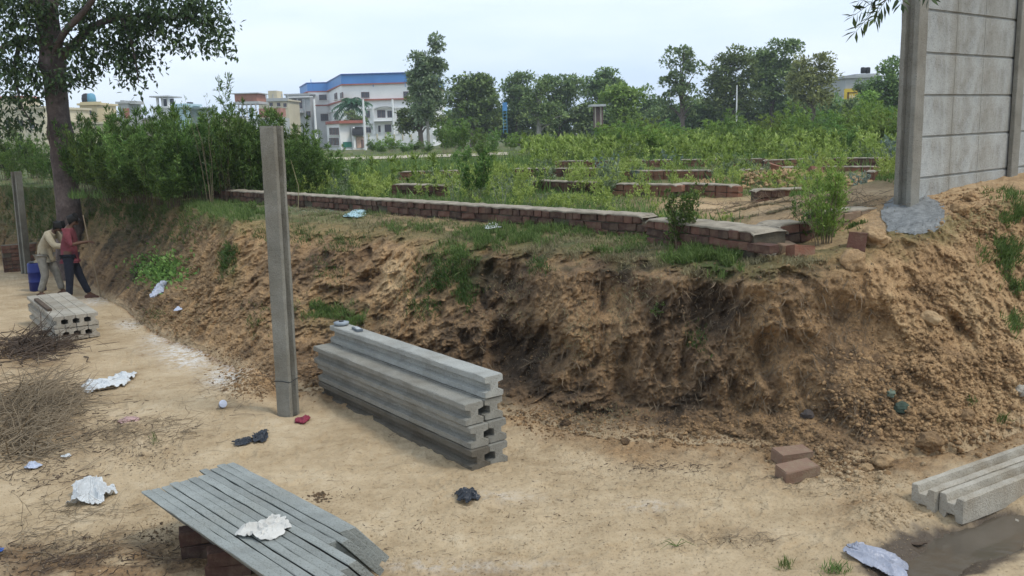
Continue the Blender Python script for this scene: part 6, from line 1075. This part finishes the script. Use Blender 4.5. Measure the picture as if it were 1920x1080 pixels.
rag('plastic_bag', 172, 934, 96, 50, .13, M_bag, 'crumpled white plastic bag lying among twigs at the lower left', 'plastic bag', 3, -.1, fr=1.3)
crumple('plastic_bag', 304, 545, 22, 22, .15, M_bagb, 'crumpled white-lilac bag caught on the bank above the lane', 'plastic bag', 4, 0, .6)
crumple('plastic_bag', 333, 580, 14, 6, .03, M_bagb, 'tiny pale scrap of plastic on the slope below the lilac bag', 'plastic scrap', 14, 0, .6)
crumple('paper_scrap', 242, 788, 44, 14, .02, M_pk, 'torn pink paper scrap on the sand left of the post', 'paper', 5, .3, .8)
crumple('paper_scrap', 60, 877, 30, 12, .025, M_bagb, 'small white wrapper at the edge of the twig heap', 'paper', 6, .5, .8)
crumple('paper_scrap', 123, 855, 18, 6, .015, M_bag, 'thin white paper bit beside the twig heap', 'paper', 7, .2, .8)
crumple('paper_scrap', 2, 1032, 16, 12, .03, clothmat('blue_plastic_scrap', (.05, .16, .55)), 'bright blue scrap at the left edge of the photo', 'plastic scrap', 8)
rag('black_rag', 456, 828, 56, 14, .03, M_blk, 'long black rag strip lying on the sand before the post', 'rag', 9, .3, fr=1.8)
rag('black_rag', 486, 818, 40, 28, .05, M_blk, 'thicker crumpled black rag at the right end of the strip', 'rag', 10, .2)
rag('black_bag', 876, 930, 50, 28, .05, M_blk, 'small shiny black plastic bag below the column stack', 'plastic bag', 11, .6)
crumple('string_bundle', 566, 786, 26, 14, .03, M_redst, 'tangle of dark red string at the foot of the post', 'string', 12, 0, 1.0, fr=4)
rag('plastic_film', 1644, 1056, 150, 56, .06, M_film, 'large pale translucent plastic sheet left of the puddle', 'plastic sheet', 13, -.66, fr=.9, taper=-.5)
crumple('plastic_film', 1602, 1026, 34, 20, .04, M_film, 'upper torn end of the pale plastic sheet left of the puddle', 'plastic sheet', 15, -.5, .6)
crumple('plastic_bag', 667, 400, 40, 12, .06, clothmat('pale_blue_plastic', (.42, .60, .64)), 'pale blue plastic heap on the bank top before the brick wall', 'plastic bag', 16, 0, .7)
crumple('paper_scrap', 604, 388, 30, 6, .03, M_bag, 'whitish litter on the bank top left of the pale blue plastic', 'litter', 17, 0, .8)
crumple('plastic_bag', 922, 428, 40, 9, .03, M_bag, 'flat white plastic on the bank top under the brick wall', 'plastic bag', 18, 0, .7)
crumple('red_wrapper', 1443, 447, 14, 9, .03, clothmat('red_plastic', (.50, .05, .05)), 'small red wrapper in the rubbish filling the wall gap', 'wrapper', 19, 0, .7)
for i, (x, y, wx, mt, lb) in enumerate([(1418, 448, 16, M_bag, 'white plastic scrap at the left of the rubbish in the gap'), (1428, 460, 16, M_bagb, 'grey-blue plastic scrap low in the rubbish in the gap'), (1438, 474, 20, M_old, 'pale chalky lump at the bottom of the rubbish in the gap'), (1455, 442, 12, M_bagb, 'lilac scrap beside the red wrapper in the gap'), (1430, 438, 14, clothmat('teal_plastic', (.25, .38, .38)), 'teal-grey scrap at the top of the rubbish in the gap')]): crumple('plastic_scrap', x, y, wx, 10, .035, mt, lb, 'plastic scrap', 30+i, 0, .8)
for i, (x, y, lb) in enumerate([(430, 752, 'upper')]): pass
crumple('mud_flake', 1720, 1022, 44, 8, .012, M_twigd, 'dark flat piece floating at the near side of the puddle', 'debris', 41, 0, .3)
crumple('mud_flake', 1790, 1062, 50, 14, .02, M_twigd, 'dark muddy leaf clump at the edge of the puddle', 'debris', 42, .3, .8)
# cloth lying on the slabs
i5 = 5; st, ln = SL[4]; cpos = atZ(500, 992, .335); rag('cloth', 0, 0, 96, 58, .05, M_rag, 'crumpled white cloth lying on top of the leaning grey slabs', 'cloth', 20, -.25, pos=cpos-np.array([0, 0, -.006]), fr=1.5, slope=(0, 0))
# cup
p = hit(415, 762); V, Fs = lathe([(.028, 0), (.033, .04), (.036, .085), (.039, .088), (.036, .09), (.0, .088)], 14); m = MB(); m.add(V, Fs); o = link('cup', m.mesh('cup', M_bagb, True)); o.location = p+np.array([0, 0, .02]); o.rotation_euler = (1.1, .3, .4); tag(o, 'small white and dark disposable cup tipped on the sand', 'cup')
m = MB(); V, Fs = lathe([(.0345, .05), (.0375, .078), (.0375, .08), (.034, .078)], 14); m.add(V, Fs); o2 = link('printed_band', m.mesh('printed_band', M_blk), o)
# hand tools on the stack: round tape and small level block
zt_ = STK['G1'][2]+4*(Wc+.004)-.02-.004
def on_stack(s, j=1.0): return STK['G1']+STK['dv']*s+STK['nb']*(Wc*.5+(Wc+.004)*j)+np.array([0, 0, 4*(Wc+.004)-.02])
te = empty('tape_reel', on_stack(slen-.07), (0, 0, .4), 'round grey reel at the far end on top of the column stack', 'reel'); V, Fs = lathe([(.055, 0), (.075, .006), (.078, .03), (.055, .036), (0, .036)], 24); m = MB(); m.add(V, Fs); link('case', m.mesh('case', plain('grey_plastic', (.24, .27, .29), .5), True), te); V, Fs = lathe([(.026, .036), (.024, .044), (0, .044)], 12); m = MB(); m.add(V, Fs); link('hub', m.mesh('hub', M_black), te)
lv = empty('phone', on_stack(slen-.42), (0, 0, math.atan2(STK['dv'][1], STK['dv'][0])-.15), 'small dark rectangular gadget lying on top of the column stack', 'gadget'); m = MB(); m.box(-.085, .085, -.03, .03, 0, .022); link('case', m.mesh('case', plain('slate_plastic', (.12, .14, .16), .45)), lv); m = MB(); m.box(-.06, .02, -.02, .02, .0221, .025); m.box(.04, .06, -.015, .015, .0221, .028); link('buttons', m.mesh('buttons', M_steel), lv)
# green sprig on the sand
V = []; parts = []
c = hit(1268, 1026); rs = np.random.RandomState(2)
for a in (0, .9, 2.2, 2.9, 3.6): parts.append(tube([c+np.array([0, 0, .006]), c+np.array([math.cos(a)*.06, math.sin(a)*.05, .035]), c+np.array([math.cos(a)*.12, math.sin(a)*.09, .006])], [.003, .0025, .001], 4, False))
v, f = join(parts); o = link('sprig', mesh_np('sprig', v, f, M_grass)); tag(o, 'pale green plucked sprig lying on the sand at the bottom', 'sprig')
for i, (x, y, rx, n, lb) in enumerate([(1472, 1062, 14, 60, 'small sparse grass tuft on the sand near the bottom edge'), (1565, 1072, 26, 130, 'wider grass tuft at the bottom edge left of the plastic sheet'), (290, 826, 5, 40, 'tiny bright green leaf tuft on the sand'), (1880, 790, 14, 90, 'grass tuft low on the right-hand slope'), (1822, 755, 10, 40, 'faint grass tuft on the right-hand slope')]):
    P, NN = hits(x+RNG.normal(0, rx*.5, n), y+RNG.normal(0, 4, n)); D = np.array([0, 0, 1.0])+RNG.normal(0, .5, (n, 3)); v, f = leaves(P, D, .07*RNG.uniform(.4, 1.2, n), .006*np.ones(n), RNG); o = link('grass_tuft', mesh_np('grass_tuft', v, f, M_grass)); tag(o, lb, 'grass tuft')
# leafy creeper on the left bank
P, NN = hits(300+RNG.normal(0, 26, 900), 508+RNG.normal(0, 14, 900)); n = len(P); D = NN+RNG.normal(0, .6, (n, 3)); v, f = leaves(P+NN*.06*RNG.rand(n)[:, None], D, .075*RNG.uniform(.6, 1.3, n), .055*RNG.uniform(.7, 1.2, n), RNG); o = link('creeper', mesh_np('creeper', v, f, M_lf_bushl)); tag(o, 'bright leafy creeper growing on the bank above the lilac bag', 'plant')
# short stake and dry stalk behind the gap
for (x, y, yt, lb, r, ln_) in [(1492, 398, 366, 'short broken wooden stake behind the gap in the brick wall', .012, 0), (1470, 398, 378, 'thin slanting dry stick left of the wooden stake', .005, -.2), (560, 396, 300, 'tall thin dry stalk leaning beside the standing post', .006, -.12)]:
    p = hit(x, y); t_ = atY(x, yt, p[1]); V, Fs = tube([p, (p+t_)/2, t_+np.array([ln_, 0, 0])], [r, r*.9, r*.6], 5); m = MB(); m.add(V, Fs); o = link('stick', m.mesh('stick', M_straw)); tag(o, lb, 'stick')
# rubble mound in the field
rs = np.random.RandomState(15); T = [lump(I1, 40+k) for k in range(3)]; c = atZ(1465, 340, 1.45); n = 900; q = rs.normal(size=(n, 2))*[1.1, 1.0]; P = np.stack([c[0]+q[:, 0], c[1]+q[:, 1], 1.40+.25*np.exp(-(q**2).sum(1)/1.4)], 1); v, f = scatter(*T[0], P, rotmats(rs.uniform(0, 6, n), rs.normal(0, .5, n), rs.uniform(0, 6, n)), rs.uniform(.015, .06, n)); me = mesh_np('rubble_mound', v, f, M_soil); [attr(me, k_, np.full(len(v), val)) for k_, val in (('soil', .75), ('sand', .1), ('green', .05), ('damp', 0), ('chalk', 0))]; o = link('rubble_mound', me); tag(o, 'mound of orange earth and brick rubble in the right of the field', 'rubble', kind='stuff')
for i in range(3):
    o = link('rubble_brick', brick_mesh('rubble_brick', .26, .12, .1, M_brick2, 300+i)); q = rs.normal(size=2)*[.7, .5]; o.location = (c[0]+q[0], c[1]+q[1], 1.44+.24*math.exp(-(q**2).sum()/1.4)); o.rotation_euler = tuple(rs.normal(0, .5, 3)); tag(o, ['brick tilted at the left foot of the rubble mound', 'brick on the crest of the rubble mound', 'brick half sunk in the rubble mound'][i % 3], 'brick', 'loose bricks on the rubble mound')

# thin humid air over the whole place
mh = bpy.data.materials.new('haze'); mh.use_nodes = True; t = mh.node_tree; t.nodes.clear(); o_ = N(t, 'ShaderNodeOutputMaterial'); pv = N(t, 'ShaderNodeVolumePrincipled'); pv.inputs['Color'].default_value = (.86, .92, 1, 1); pv.inputs['Density'].default_value = .0006; L(t, pv.outputs[0], o_.inputs['Volume'])
m = MB(); m.box(-400, 400, -60, 900, -2.8, 22); o = link('haze', m.mesh('haze', mh)); tag(o, 'pale humid haze over the field', kind='stuff')
